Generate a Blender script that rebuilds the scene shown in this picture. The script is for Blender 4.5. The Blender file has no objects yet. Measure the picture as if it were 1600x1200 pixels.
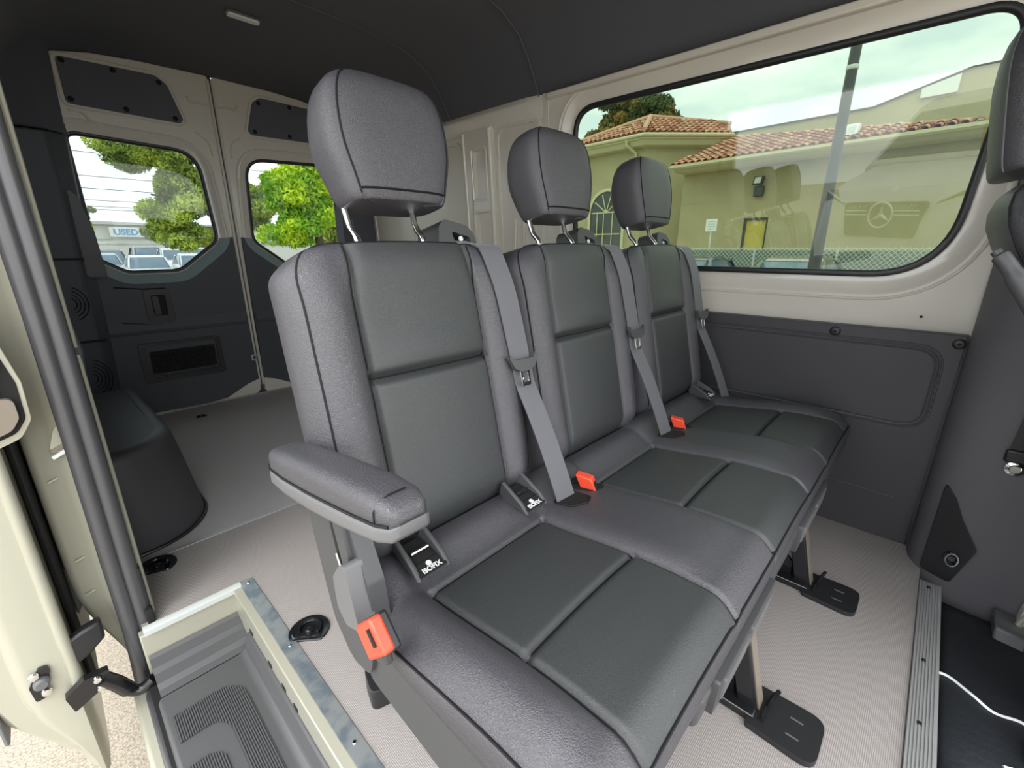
import bpy, bmesh, math, random
from math import sin, cos, pi, radians, sqrt, atan2, exp
from mathutils import Vector, Matrix
from mathutils.geometry import tessellate_polygon
random.seed(7)
scene = bpy.context.scene
col = scene.collection

# ------------------------------------------------------------------ camera
cam_d = bpy.data.cameras.new('camera')
cam = bpy.data.objects.new('camera', cam_d)
col.objects.link(cam)
cam_d.sensor_fit = 'HORIZONTAL'
cam_d.sensor_width = 36.0
cam_d.lens = 36.0 * 691.0 / 1600.0
cam_d.clip_start = 0.02
cam_d.clip_end = 500
PITCH = math.atan(212 / 691.0)
cam.location = (0, 0, 0.94)
cam.rotation_euler = (pi / 2 - PITCH, 0, radians(43.5) - pi / 2)
scene.camera = cam

# ------------------------------------------------------------------ sky, sun, exposure
world = bpy.data.worlds.new('overcast_sky')
scene.world = world
world.use_nodes = True
wn = world.node_tree.nodes
wl = world.node_tree.links
wn.clear()
w_out = wn.new('ShaderNodeOutputWorld')
w_bg = wn.new('ShaderNodeBackground')
w_tc = wn.new('ShaderNodeTexCoord')
w_mp = wn.new('ShaderNodeMapping')
w_mp.inputs['Scale'].default_value = (1.6, 1.6, 4.5)
w_no = wn.new('ShaderNodeTexNoise')
w_no.inputs['Scale'].default_value = 1.7
w_no.inputs['Detail'].default_value = 6.0
w_no.inputs['Roughness'].default_value = 0.55
w_rp = wn.new('ShaderNodeValToRGB')
w_rp.color_ramp.elements[0].position = 0.36
w_rp.color_ramp.elements[0].color = (0.60, 0.66, 0.72, 1)
w_rp.color_ramp.elements[1].position = 0.62
w_rp.color_ramp.elements[1].color = (1.0, 1.0, 0.99, 1)
wl.new(w_tc.outputs['Generated'], w_mp.inputs['Vector'])
wl.new(w_mp.outputs['Vector'], w_no.inputs['Vector'])
wl.new(w_no.outputs['Fac'], w_rp.inputs['Fac'])
wl.new(w_rp.outputs['Color'], w_bg.inputs['Color'])
w_bg.inputs['Strength'].default_value = 1.75
wl.new(w_bg.outputs['Background'], w_out.inputs['Surface'])

sun_d = bpy.data.lights.new('hazy_sun', 'SUN')
sun = bpy.data.objects.new('hazy_sun', sun_d)
col.objects.link(sun)
sun_d.energy = 0.55
sun_d.angle = radians(30)
sun_d.color = (1.0, 0.96, 0.90)
sun.rotation_euler = Vector((0.62, 0.22, -0.80)).to_track_quat('-Z', 'Y').to_euler()

scene.view_settings.view_transform = 'Standard'
scene.view_settings.look = 'None'
scene.view_settings.gamma = 1.0
scene.view_settings.use_curve_mapping = False
scene.view_settings.exposure = 1.45
scene.cycles.use_denoising = True
scene.cycles.max_bounces = 10
scene.cycles.diffuse_bounces = 6
scene.cycles.transparent_max_bounces = 24
scene.cycles.caustics_reflective = False
scene.cycles.caustics_refractive = False

# ------------------------------------------------------------------ materials
M = {}

def mat(name, color, rough=0.5, metal=0.0, spec=0.5, coat=0.0, bump=None, var=None, sheen=0.0, coat_rough=0.05):
    m = bpy.data.materials.new(name)
    m.use_nodes = True
    nt = m.node_tree
    b = nt.nodes['Principled BSDF']
    b.inputs['Base Color'].default_value = (*color, 1)
    b.inputs['Roughness'].default_value = rough
    b.inputs['Metallic'].default_value = metal
    b.inputs['Specular IOR Level'].default_value = spec
    b.inputs['Coat Weight'].default_value = coat
    b.inputs['Coat Roughness'].default_value = coat_rough
    b.inputs['Sheen Weight'].default_value = sheen
    tc = nt.nodes.new('ShaderNodeTexCoord')
    if var:                                  # (second colour, scale, contrast)
        c2, sc, lo, hi = var
        no = nt.nodes.new('ShaderNodeTexNoise')
        no.inputs['Scale'].default_value = sc
        no.inputs['Detail'].default_value = 5
        rp = nt.nodes.new('ShaderNodeValToRGB')
        rp.color_ramp.elements[0].position = lo
        rp.color_ramp.elements[0].color = (*color, 1)
        rp.color_ramp.elements[1].position = hi
        rp.color_ramp.elements[1].color = (*c2, 1)
        nt.links.new(tc.outputs['Object'], no.inputs['Vector'])
        nt.links.new(no.outputs['Fac'], rp.inputs['Fac'])
        nt.links.new(rp.outputs['Color'], b.inputs['Base Color'])
    if bump:                                 # (kind, scale, strength, distance)
        kind, sc, st, di = bump
        if kind == 'leather':
            t = nt.nodes.new('ShaderNodeTexVoronoi')
            t.feature = 'DISTANCE_TO_EDGE'
            t.inputs['Scale'].default_value = sc
            no2 = nt.nodes.new('ShaderNodeTexNoise')
            no2.inputs['Scale'].default_value = sc * 0.7
            no2.inputs['Detail'].default_value = 3
            mxv = nt.nodes.new('ShaderNodeMixRGB')
            mxv.inputs['Fac'].default_value = 0.012
            nt.links.new(tc.outputs['Object'], mxv.inputs['Color1'])
            nt.links.new(no2.outputs['Color'], mxv.inputs['Color2'])
            nt.links.new(tc.outputs['Object'], no2.inputs['Vector'])
            nt.links.new(mxv.outputs['Color'], t.inputs['Vector'])
            mr = nt.nodes.new('ShaderNodeMapRange')
            mr.inputs['From Max'].default_value = 0.25
            nt.links.new(t.outputs['Distance'], mr.inputs['Value'])
            h = mr.outputs['Result']
        elif kind == 'weave':
            w1 = nt.nodes.new('ShaderNodeTexWave'); w1.inputs['Scale'].default_value = sc
            w1.bands_direction = 'X'; w1.inputs['Distortion'].default_value = 1.0
            w1.inputs['Detail Scale'].default_value = 3
            w2 = nt.nodes.new('ShaderNodeTexWave'); w2.inputs['Scale'].default_value = sc
            w2.bands_direction = 'Y'; w2.inputs['Distortion'].default_value = 1.0
            w2.inputs['Detail Scale'].default_value = 3
            mu = nt.nodes.new('ShaderNodeMath'); mu.operation = 'MULTIPLY'
            nt.links.new(tc.outputs['Object'], w1.inputs['Vector'])
            nt.links.new(tc.outputs['Object'], w2.inputs['Vector'])
            nt.links.new(w1.outputs['Fac'], mu.inputs[0])
            nt.links.new(w2.outputs['Fac'], mu.inputs[1])
            h = mu.outputs['Value']
            rp = nt.nodes.new('ShaderNodeValToRGB')
            rp.color_ramp.elements[0].color = (*[c * 0.66 for c in color], 1)
            rp.color_ramp.elements[1].color = (*[min(1, c * 1.30) for c in color], 1)
            rp.color_ramp.elements[1].position = 0.75
            nt.links.new(h, rp.inputs['Fac'])
            nt.links.new(rp.outputs['Color'], b.inputs['Base Color'])
        else:
            t = nt.nodes.new('ShaderNodeTexNoise')
            t.inputs['Scale'].default_value = sc
            t.inputs['Detail'].default_value = 4
            nt.links.new(tc.outputs['Object'], t.inputs['Vector'])
            h = t.outputs['Fac']
        bp = nt.nodes.new('ShaderNodeBump')
        bp.inputs['Strength'].default_value = st
        bp.inputs['Distance'].default_value = di
        nt.links.new(h, bp.inputs['Height'])
        nt.links.new(bp.outputs['Normal'], b.inputs['Normal'])
    M[name] = m
    return m

def glass(name, tint, f0=0.04):
    m = bpy.data.materials.new(name)
    m.use_nodes = True
    nt = m.node_tree
    nt.nodes.clear()
    out = nt.nodes.new('ShaderNodeOutputMaterial')
    tr = nt.nodes.new('ShaderNodeBsdfTransparent')
    tr.inputs['Color'].default_value = (*tint, 1)
    gl = nt.nodes.new('ShaderNodeBsdfGlossy')
    gl.inputs['Roughness'].default_value = 0.0
    lw = nt.nodes.new('ShaderNodeLayerWeight')          # Schlick reflectance, the same from either side of the pane
    pw = nt.nodes.new('ShaderNodeMath'); pw.operation = 'POWER'
    pw.inputs[1].default_value = 5.0
    ml = nt.nodes.new('ShaderNodeMath'); ml.operation = 'MULTIPLY_ADD'
    ml.inputs[1].default_value = 1.0 - f0
    ml.inputs[2].default_value = f0
    nt.links.new(lw.outputs['Facing'], pw.inputs[0])
    nt.links.new(pw.outputs['Value'], ml.inputs[0])
    mx = nt.nodes.new('ShaderNodeMixShader')
    nt.links.new(ml.outputs['Value'], mx.inputs['Fac'])
    nt.links.new(tr.outputs['BSDF'], mx.inputs[1])
    nt.links.new(gl.outputs['BSDF'], mx.inputs[2])
    nt.links.new(mx.outputs['Shader'], out.inputs['Surface'])
    M[name] = m

mat('leather', (0.060, 0.058, 0.067), 0.40, spec=0.80, bump=('leather', 270, 0.40, 0.0013))
mat('leather_insert', (0.041, 0.044, 0.0455), 0.44, spec=0.62, bump=('leather', 330, 0.32, 0.0010))
mat('piping', (0.012, 0.012, 0.013), 0.6, spec=0.2)
mat('dark_plastic', (0.062, 0.063, 0.066), 0.48, bump=('noise', 900, 0.12, 0.0005))
mat('grey_plastic', (0.13, 0.13, 0.135), 0.45, bump=('noise', 900, 0.12, 0.0005))
mat('black_plastic', (0.018, 0.018, 0.020), 0.42)
mat('black_metal', (0.012, 0.012, 0.014), 0.22, spec=0.6)
mat('deep_black', (0.006, 0.006, 0.006), 0.8)
mat('belt', (0.115, 0.116, 0.128), 0.62, bump=('noise', 1400, 0.35, 0.0006), sheen=0.2)
mat('chrome', (0.80, 0.80, 0.81), 0.10, metal=1.0)
mat('galvanised', (0.52, 0.55, 0.56), 0.35, metal=0.7, var=((0.30, 0.36, 0.42), 18, 0.45, 0.60))
mat('aluminium', (0.50, 0.50, 0.50), 0.42, metal=0.5)
mat('red_plastic', (0.82, 0.075, 0.035), 0.38)
mat('white_print', (0.85, 0.87, 0.88), 0.5)
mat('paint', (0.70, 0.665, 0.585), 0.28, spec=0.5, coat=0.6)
mat('paint_darkened', (0.39, 0.38, 0.305), 0.30, spec=0.5, coat=0.6)  # same cream paint as inside, darkened to offset direct sky light
mat('latch_tan', (0.22, 0.185, 0.15), 0.32, spec=0.5)
mat('headliner', (0.098, 0.100, 0.116), 0.95, spec=0.15, bump=('noise', 700, 0.3, 0.001), sheen=0.1)
mat('panel_fabric', (0.125, 0.128, 0.150), 0.9, spec=0.2, bump=('noise', 700, 0.3, 0.001))
mat('vinyl', (0.052, 0.050, 0.056), 0.50, spec=0.45, bump=('noise', 600, 0.18, 0.0006))
mat('door_trim', (0.066, 0.070, 0.082), 0.55, spec=0.4, bump=('noise', 700, 0.15, 0.0005))
mat('sill_grey', (0.24, 0.31, 0.31), 0.45)
mat('pillar_trim', (0.125, 0.12, 0.13), 0.55, spec=0.4, bump=('noise', 800, 0.2, 0.0006))
mat('floor_weave', (0.40, 0.365, 0.35), 0.75, spec=0.3, bump=('weave', 95, 0.4, 0.0012))
mat('floor_rear', (0.52, 0.48, 0.48), 0.70, spec=0.3, bump=('noise', 500, 0.25, 0.001), var=((0.45, 0.415, 0.415), 300, 0.4, 0.6))
mat('rubber', (0.066, 0.066, 0.072), 0.34, spec=0.7)
mat('step_plastic', (0.085, 0.085, 0.088), 0.48, bump=('noise', 500, 0.15, 0.0006))
mat('step_rib', (0.055, 0.055, 0.058), 0.55)
mat('cab_mat', (0.016, 0.018, 0.022), 0.5, bump=('noise', 60, 0.4, 0.004))
mat('asphalt', (0.24, 0.20, 0.15), 0.9, var=((0.46, 0.405, 0.325), 160, 0.36, 0.60), bump=('noise', 220, 0.25, 0.004))
mat('lot', (0.30, 0.29, 0.27), 0.9, var=((0.36, 0.345, 0.32), 6, 0.35, 0.65))
mat('stucco', (0.46, 0.41, 0.245), 0.9, spec=0.2, var=((0.42, 0.37, 0.22), 1.2, 0.35, 0.65), bump=('noise', 25, 0.3, 0.02))
mat('fascia', (0.62, 0.58, 0.37), 0.7)
mat('terracotta', (0.46, 0.19, 0.11), 0.8, var=((0.62, 0.36, 0.24), 2.2, 0.35, 0.65))
mat('terracotta_pale', (0.60, 0.36, 0.24), 0.8)
mat('terracotta_dark', (0.36, 0.135, 0.08), 0.8)
mat('yellow_door', (0.56, 0.47, 0.10), 0.6)
mat('dark_glass', (0.03, 0.035, 0.035), 0.1, spec=0.8)
mat('pole_metal', (0.060, 0.065, 0.068), 0.4, spec=0.5)
mat('zinc', (0.62, 0.66, 0.62), 0.5, metal=0.1)
mat('fence_slat', (0.20, 0.25, 0.20), 0.8)
mat('sign_white', (0.80, 0.82, 0.80), 0.5)
mat('sign_blue', (0.10, 0.33, 0.62), 0.5)
mat('white_wall', (0.72, 0.72, 0.68), 0.8)
mat('bark', (0.12, 0.085, 0.06), 0.9)
mat('oak_leaf', (0.17, 0.26, 0.05), 0.6, spec=0.3, var=((0.54, 0.66, 0.10), 1.3, 0.40, 0.62))
mat('maple_leaf', (0.22, 0.47, 0.02), 0.55, spec=0.3, var=((0.62, 0.80, 0.03), 1.6, 0.38, 0.62))
mat('far_leaf', (0.095, 0.125, 0.050), 0.7, spec=0.3, var=((0.42, 0.25, 0.05), 0.34, 0.47, 0.66))
mat('car_white', (0.74, 0.75, 0.75), 0.25, coat=0.5)
mat('car_silver', (0.42, 0.44, 0.45), 0.25, coat=0.5, metal=0.3)
mat('car_dark', (0.035, 0.045, 0.045), 0.25, coat=0.5)
mat('car_red', (0.45, 0.03, 0.04), 0.3, coat=0.5)
mat('car_tan', (0.20, 0.19, 0.13), 0.25, coat=0.6)
mat('car_glass', (0.10, 0.16, 0.22), 0.05, spec=0.9)
mat('tyre', (0.02, 0.02, 0.02), 0.8)
mat('lamp_lens', (0.55, 0.58, 0.56), 0.25)
mat('cable', (0.05, 0.05, 0.05), 0.7)
glass('tinted_glass', (0.500, 0.555, 0.490), 0.055)
glass('rear_glass', (0.540, 0.575, 0.565), 0.02)

# ------------------------------------------------------------------ mesh helpers
class MB:
    def __init__(self):
        self.v = []
        self.f = []

    def add(self, vs, fs):
        o = len(self.v)
        self.v += [tuple(p) for p in vs]
        self.f += [tuple(i + o for i in f) for f in fs]
        return self

    def box(self, x0, x1, y0, y1, z0, z1):
        vs = [(x, y, z) for z in (z0, z1) for y in (y0, y1) for x in (x0, x1)]
        fs = [(0, 2, 3, 1), (4, 5, 7, 6), (0, 1, 5, 4), (2, 6, 7, 3), (0, 4, 6, 2), (1, 3, 7, 5)]
        return self.add(vs, fs)

    def obox(self, c, ax, ay, az):           # oriented box: centre + three half-axis vectors
        c = Vector(c); ax = Vector(ax); ay = Vector(ay); az = Vector(az)
        vs = [c + ax * i + ay * j + az * k for k in (-1, 1) for j in (-1, 1) for i in (-1, 1)]
        fs = [(0, 2, 3, 1), (4, 5, 7, 6), (0, 1, 5, 4), (2, 6, 7, 3), (0, 4, 6, 2), (1, 3, 7, 5)]
        return self.add(vs, fs)

    def loft(self, loops, cap0=True, cap1=True, closed=True):
        n = len(loops[0])
        vs = [p for l in loops for p in l]
        fs = []
        for i in range(len(loops) - 1):
            for j in range(n if closed else n - 1):
                k = (j + 1) % n
                fs.append((i * n + j, i * n + k, (i + 1) * n + k, (i + 1) * n + j))
        if cap0:
            fs.append(tuple(reversed(range(n))))
        if cap1:
            fs.append(tuple(range((len(loops) - 1) * n, len(loops) * n)))
        return self.add(vs, fs)

    def tube(self, path, r, seg=8, closed=False):
        path = [Vector(p) for p in path]
        n = len(path)
        rs = r if isinstance(r, (list, tuple)) else [r] * n
        loops = []
        up = None
        for i, p in enumerate(path):
            if closed:
                t = path[(i + 1) % n] - path[i - 1]
            else:
                t = path[min(i + 1, n - 1)] - path[max(i - 1, 0)]
            t.normalize()
            if up is None:
                up = Vector((0, 0, 1)) if abs(t.z) < 0.9 else Vector((1, 0, 0))
            s = t.cross(up).normalized()
            up = s.cross(t).normalized()
            loops.append([p + (s * cos(2 * pi * k / seg) + up * sin(2 * pi * k / seg)) * rs[i] for k in range(seg)])
        if closed:
            loops.append(loops[0])
            return self.loft(loops, False, False)
        return self.loft(loops)

    def ribbon(self, path, width_dir, w, th, nrm):    # flat strap
        loops = []
        for i, p in enumerate(path):
            p = Vector(p)
            wd = Vector(width_dir[i] if isinstance(width_dir, list) else width_dir).normalized() * (w / 2)
            nn = Vector(nrm[i] if isinstance(nrm, list) else nrm).normalized() * (th / 2)
            loops.append([p - wd - nn, p + wd - nn, p + wd + nn, p - wd + nn])
        return self.loft(loops)

    def prism(self, outer, holes, fmap, d0, d1):      # polygon with holes, extruded from depth d0 to d1
        loops = [outer] + list(holes)
        tris = tessellate_polygon([[Vector((a, b, 0)) for a, b in l] for l in loops])
        flat = [p for l in loops for p in l]
        n = len(flat)
        vs = [fmap(a, b, d0) for a, b in flat] + [fmap(a, b, d1) for a, b in flat]
        fs = [tuple(t) for t in tris] + [tuple(i + n for i in reversed(t)) for t in tris]
        o = 0
        for l in loops:
            m = len(l)
            for i in range(m):
                j = (i + 1) % m
                fs.append((o + i, o + j, n + o + j, n + o + i))
            o += m
        return self.add(vs, fs)

    def lathe(self, prof, c, axis='Z', seg=24):       # prof: (radius, height) pairs
        loops = []
        c = Vector(c)
        if isinstance(axis, str):
            az = {'X': Vector((1, 0, 0)), 'Y': Vector((0, 1, 0)), 'Z': Vector((0, 0, 1))}[axis]
        else:
            az = Vector(axis).normalized()
        ax = az.orthogonal().normalized()
        ay = az.cross(ax)
        for r, h in prof:
            loops.append([c + az * h + (ax * cos(2 * pi * k / seg) + ay * sin(2 * pi * k / seg)) * r for k in range(seg)])
        return self.loft(loops)

    def mesh(self, name, m, smooth=True, angle=38):
        me = bpy.data.meshes.new(name)
        me.from_pydata([tuple(p) for p in self.v], [], self.f)
        bm = bmesh.new(); bm.from_mesh(me)
        bmesh.ops.recalc_face_normals(bm, faces=bm.faces)
        bm.to_mesh(me); bm.free()
        if smooth:
            for p in me.polygons:
                p.use_smooth = True
            me.set_sharp_from_angle(angle=radians(angle))
        me.materials.append(M[m] if isinstance(m, str) else m)
        return me

    def build(self, name, m, parent=None, bevel=0.0, seg=2, smooth=True, angle=38, label=None):
        o = bpy.data.objects.new(name, self.mesh(name, m, smooth, angle))
        col.objects.link(o)
        if parent is not None:
            attach(o, parent)
        if bevel:
            b = o.modifiers.new('bevel', 'BEVEL')
            b.width = bevel; b.segments = seg; b.limit_method = 'ANGLE'; b.angle_limit = radians(35)
            b.harden_normals = False
        if label:
            o['label'] = label
        return o

def world_loc(o):
    p = Vector((0, 0, 0))
    while o is not None:
        p += o.location
        o = o.parent
    return p

def attach(o, parent):
    o.parent = parent
    o.matrix_parent_inverse = Matrix.Translation(-parent.location) if parent.parent is None else Matrix.Identity(4)
    if parent.parent is not None:
        o.matrix_parent_inverse = Matrix.Identity(4)

def thing(name, label, cat, loc=(0, 0, 0), group=None, kind=None):
    o = bpy.data.objects.new(name, None)
    col.objects.link(o)
    o.empty_display_size = 0.1
    o.location = loc
    tag(o, label, cat, group, kind)
    return o

def tag(o, label=None, cat=None, group=None, kind=None):
    if label: o['label'] = label
    if cat: o['category'] = cat
    if group: o['group'] = group
    if kind: o['kind'] = kind
    return o

def struct(o, label=None, cat=None):
    o['kind'] = 'structure'
    if label: o['label'] = label
    if cat: o['category'] = cat
    return o

def round_poly(pts, rads, seg=7):
    n = len(pts)
    out = []
    for i in range(n):
        p = Vector(pts[i]); a = Vector(pts[i - 1]); b = Vector(pts[(i + 1) % n])
        r = rads[i] if isinstance(rads, (list, tuple)) else rads
        if r <= 0:
            out.append(tuple(p)); continue
        da = (a - p); db = (b - p)
        la, lb = da.length, db.length
        da.normalize(); db.normalize()
        ang = da.angle(db)
        t = min(r / math.tan(ang / 2), la * 0.49, lb * 0.49)
        p0 = p + da * t; p1 = p + db * t
        for k in range(seg + 1):
            s = k / seg
            q = p0 * (1 - s) ** 2 + p * 2 * s * (1 - s) + p1 * s * s
            out.append((q.x, q.y))
    return out

def offset_loop(pts, d):                      # outward for d > 0 (works for either winding)
    n = len(pts)
    A = sum(pts[i][0] * pts[(i + 1) % n][1] - pts[(i + 1) % n][0] * pts[i][1] for i in range(n))
    s = 1 if A > 0 else -1
    out = []
    for i in range(n):
        a = Vector(pts[i - 1]); p = Vector(pts[i]); b = Vector(pts[(i + 1) % n])
        t = (b - a)
        if t.length < 1e-9:
            t = Vector((1, 0))
        t.normalize()
        out.append((p.x + t.y * d * s, p.y - t.x * d * s))
    return out

def rrect(a0, a1, b0, b1, r, seg=6):
    return round_poly([(a0, b0), (a1, b0), (a1, b1), (a0, b1)], r, seg)

def lerp(a, b, t): return a + (b - a) * t

def sm(t):
    t = max(0.0, min(1.0, t))
    return t * t * (3 - 2 * t)

def bezier(pts, n=12):                        # Catmull-Rom through points
    P = [Vector(p) for p in pts]
    out = []
    for i in range(len(P) - 1):
        p0 = P[i - 1] if i > 0 else P[i] * 2 - P[i + 1]
        p1 = P[i]; p2 = P[i + 1]
        p3 = P[i + 2] if i + 2 < len(P) else P[i + 1] * 2 - P[i]
        for k in range(n):
            t = k / n
            out.append(0.5 * ((2 * p1) + (p2 - p0) * t + (2 * p0 - 5 * p1 + 4 * p2 - p3) * t * t + (3 * p1 - p0 - 3 * p2 + p3) * t ** 3))
    out.append(P[-1])
    return out

def text_mesh(name, body, size, m, parent, matrix, extrude=0.0003, bold=0.0, align='CENTER'):
    cu = bpy.data.curves.new(name, 'FONT')
    cu.body = body; cu.size = size; cu.extrude = extrude; cu.offset = bold
    cu.align_x = align; cu.align_y = 'CENTER'
    tmp = bpy.data.objects.new(name + '_tmp', cu)
    col.objects.link(tmp)
    dg = bpy.context.evaluated_depsgraph_get()
    me = bpy.data.meshes.new_from_object(tmp.evaluated_get(dg))
    bpy.data.objects.remove(tmp)
    me.transform(matrix)
    me.materials.clear(); me.materials.append(M[m])
    o = bpy.data.objects.new(name, me)
    col.objects.link(o)
    attach(o, parent)
    return o

# ================================================================== VAN SHELL
WS = 0.07
def wall_map(y, z, d):                        # d grows toward the inside of the van
    return (1.86 - (z - 0.70) * WS - d, y, z)

# ---- floor
fl = MB()
fl.prism([(1.80, -0.13), (1.80, 1.628), (0.0, 1.628), (0.0, 1.305), (0.226, 1.305), (0.226, -0.13)], [],
         lambda a, b, d: (a, b, d), -0.012, 0.0)
floor = struct(fl.build('floor', 'floor_weave', smooth=False), 'light grey woven vinyl floor under the bench seat', 'floor')
fr = MB().box(0.0, 1.82, 1.645, 3.22, -0.012, 0.0).build('rear_floor', 'floor_rear', floor, smooth=False, label='smoother grey rear cargo floor')
MB().box(0.0, 1.80, 1.628, 1.645, -0.010, 0.003).build('joint_strip', 'aluminium', floor, smooth=False, label='thin pale strip joining the two floor sections')
MB().box(0.25, 1.72, 3.196, 3.21, -0.01, 0.004).build('rear_edge_strip', 'aluminium', floor, smooth=False)
MB().box(-0.02, 1.85, -0.6, 3.24, -0.16, -0.14).build('floor_underside', 'deep_black', floor, smooth=False)

# aluminium tread strip across the front edge of the floor
ts = struct(MB().box(0.22, 1.615, -0.178, -0.131, -0.02, 0.004).build('trim_1', 'aluminium', smooth=False),
            'ribbed aluminium edging strip across the front of the floor', 'edging strip')
for k in range(8):
    y = -0.174 + k * 0.0056
    MB().box(0.22, 1.612, y, y + 0.0028, 0.003, 0.0062).build('rib', 'aluminium', ts, smooth=False)
for x in (0.62, 1.06, 1.26, 1.585):
    MB().lathe([(0.0, 0.009), (0.004, 0.008), (0.005, 0.005)], (x, -0.150, 0), 'Z', 10).build('screw', 'black_metal', ts)

# cab floor mat in front of the strip
cabm = MB()
def mat_z(x, y):
    z = -0.05 - 0.035 * sm((-0.256 - y) / 0.30)
    return z + 0.012 * sm((x - 1.05) / 0.05) - 0.015 * sm((-0.24 - y) / 0.05) * sm((1.32 - x) / 0.05)
rows = [[(x, y, mat_z(x, y)) for y in [-0.181 - j * 0.03 for j in range(28)]] for x in [0.2 + i * 0.035 for i in range(41)]]
cabm.loft(rows, False, False, closed=False)
cab = tag(cabm.build('cab_floor_mat', 'cab_mat'), 'black moulded cab floor mat in front of the aluminium edging strip', 'floor mat')
sd_ = cab.modifiers.new('solid', 'SOLIDIFY'); sd_.thickness = 0.002; sd_.offset = 0
def cord(pts):
    p = bezier([(x, y, 0) for x, y in pts], 8)
    MB().tube([(q.x, q.y, mat_z(q.x, q.y) + 0.004) for q in p], 0.0032, 6).build('white_edge_cord', 'white_print', cab, label='thin white edge line')
cord([(1.295, -0.182), (1.295, -0.205), (1.262, -0.262), (1.280, -0.32), (1.268, -0.36)])
cord([(1.125, -0.285), (1.145, -0.33), (1.13, -0.37)])
MB().obox((1.58, -0.315, -0.03), (0.045, 0, 0), (0, 0.03, 0.004), (0.006, 0, 0.02)).build('foot_wedge', 'grey_plastic', cab, bevel=0.006)
MB().obox((1.19, -0.355, -0.055), (0.03, 0, 0), (0, 0.028, 0.006), (0, 0, 0.022)).build('foot_wedge', 'grey_plastic', cab, bevel=0.006)

# painted sill beyond the mat
sill = MB()
sill.prism(round_poly([(-0.318, -0.30), (-1.0, -0.30), (-1.0, 0.12), (-0.385, 0.12), (-0.330, 0.03)], 0.015, 3), [], lambda a, b, d: (d, a, b), 1.60, 1.635)
sl = struct(sill.build('trim_2', 'paint', bevel=0.006), 'pale painted sill at the right edge beyond the cab mat', 'sill')
MB().tube([(1.592, -0.325, -0.045), (1.596, -0.332, 0.0), (1.60, -0.345, 0.035)], 0.007, 8).build('sill_lug', 'paint_darkened', sl)

# ---- left wall: painted inner sheet with the long window
win_loop = round_poly([(1.335, 1.53), (-0.035, 1.525), (0.0, 0.858), (1.335, 0.858)], [0.11, 0.09, 0.20, 0.13], 12)
flange = offset_loop(win_loop, 0.062)
flange2 = offset_loop(win_loop, 0.004)
wallL = MB()
wallL.prism([(3.22, 0.66), (3.22, 1.66), (-0.75, 1.66), (-0.75, 0.66)], [flange], wall_map, -0.006, 0.008)
wall_left = struct(wallL.build('wall_left', 'paint', angle=30), 'cream painted metal van wall around the long side window', 'wall')
fw_ = MB()
n = len(flange)
L0 = [wall_map(a, b, 0.008) for a, b in flange]
L1 = [wall_map(a, b, 0.003) for a, b in offset_loop(win_loop, 0.052)]
L2 = [wall_map(a, b, -0.010) for a, b in offset_loop(win_loop, 0.034)]
L3 = [wall_map(a, b, -0.014) for a, b in flange2]
L4 = [wall_map(a, b, -0.034) for a, b in flange2]
fw_.loft([L0, L1, L2, L3, L4], False, False)
fw_.build('window_flange', 'paint', wall_left, angle=60)
MB().tube([wall_map(a, b, 0.009) for a, b in offset_loop(win_loop, 0.075)], 0.005, 8, closed=True).build('pressed_bead', 'paint', wall_left)
MB().box(1.768, 1.80, -0.75, 1.47, 1.585, 1.612).build('roof_rail', 'paint', wall_left, bevel=0.006)
# outer skin so the body is closed
MB().box(1.90, 1.91, -0.75, 3.24, -0.3, 0.80).build('outer_skin', 'paint_darkened', wall_left, smooth=False)
# rear half: pressed pillars, recesses and ribs
top_rail = MB()
top_rail.loft([[wall_map(y, 1.625, 0.010), wall_map(y, 1.595, 0.010 + q * 0.026), wall_map(y, 1.55, 0.010 + q * 0.022), wall_map(y, 1.525, 0.010), wall_map(y, 1.525, 0.0), wall_map(y, 1.625, 0.0)] for y, q in ((1.50, 0), (1.53, 0.3), (1.58, 1), (2.2, 1), (3.2, 1))])
top_rail.build('roof_rail', 'paint', wall_left, bevel=0.008)
MB().prism([(1.47, 0.66), (1.50, 0.66), (1.50, 1.64), (1.47, 1.64)], [], wall_map, 0.006, 0.012).build('panel_joint', 'paint', wall_left)
pil = MB()
pil.prism([(1.835, 0.66), (2.055, 0.66), (2.055, 1.54), (1.835, 1.54)],
          [rrect(1.885, 1.985, 1.20, 1.44, 0.012), rrect(1.875, 1.985, 0.72, 1.13, 0.012)], wall_map, 0.004, 0.032)
pil.build('pressed_pillar', 'paint', wall_left, bevel=0.008)
for a0, a1, b0, b1 in ((1.877, 1.993, 1.192, 1.448), (1.867, 1.993, 0.712, 1.138)):
    MB().tube([wall_map(a, b, 0.033) for a, b in rrect(a0, a1, b0, b1, 0.014)], 0.005, 6, closed=True).build('recess_bead', 'paint', wall_left)
MB().tube([wall_map(1.845, z, 0.034) for z in (0.7, 1.1, 1.53)], 0.010, 8).build('pillar_bead', 'paint', wall_left)
MB().tube([wall_map(2.05, z, 0.034) for z in (0.7, 1.1, 1.53)], 0.007, 8).build('pillar_bead', 'paint', wall_left)
for a0, a1, b0, b1 in ((1.53, 1.80, 0.70, 1.515), (2.10, 2.60, 0.70, 1.49), (2.66, 3.1, 0.70, 1.49)):
    fr_ = MB(); lo = rrect(a0, a1, b0, b1, 0.05)
    fr_.prism(offset_loop(lo, 0.018), [lo], wall_map, 0.004, 0.016)
    fr_.build('panel_frame', 'paint', wall_left, bevel=0.004)
for y in (1.57, 1.64, 1.70):
    MB().box(1.815, 1.83, y - 0.003, y + 0.003, 0.7, 1.09).build('panel_rib', 'paint', wall_left, bevel=0.002)
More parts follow.
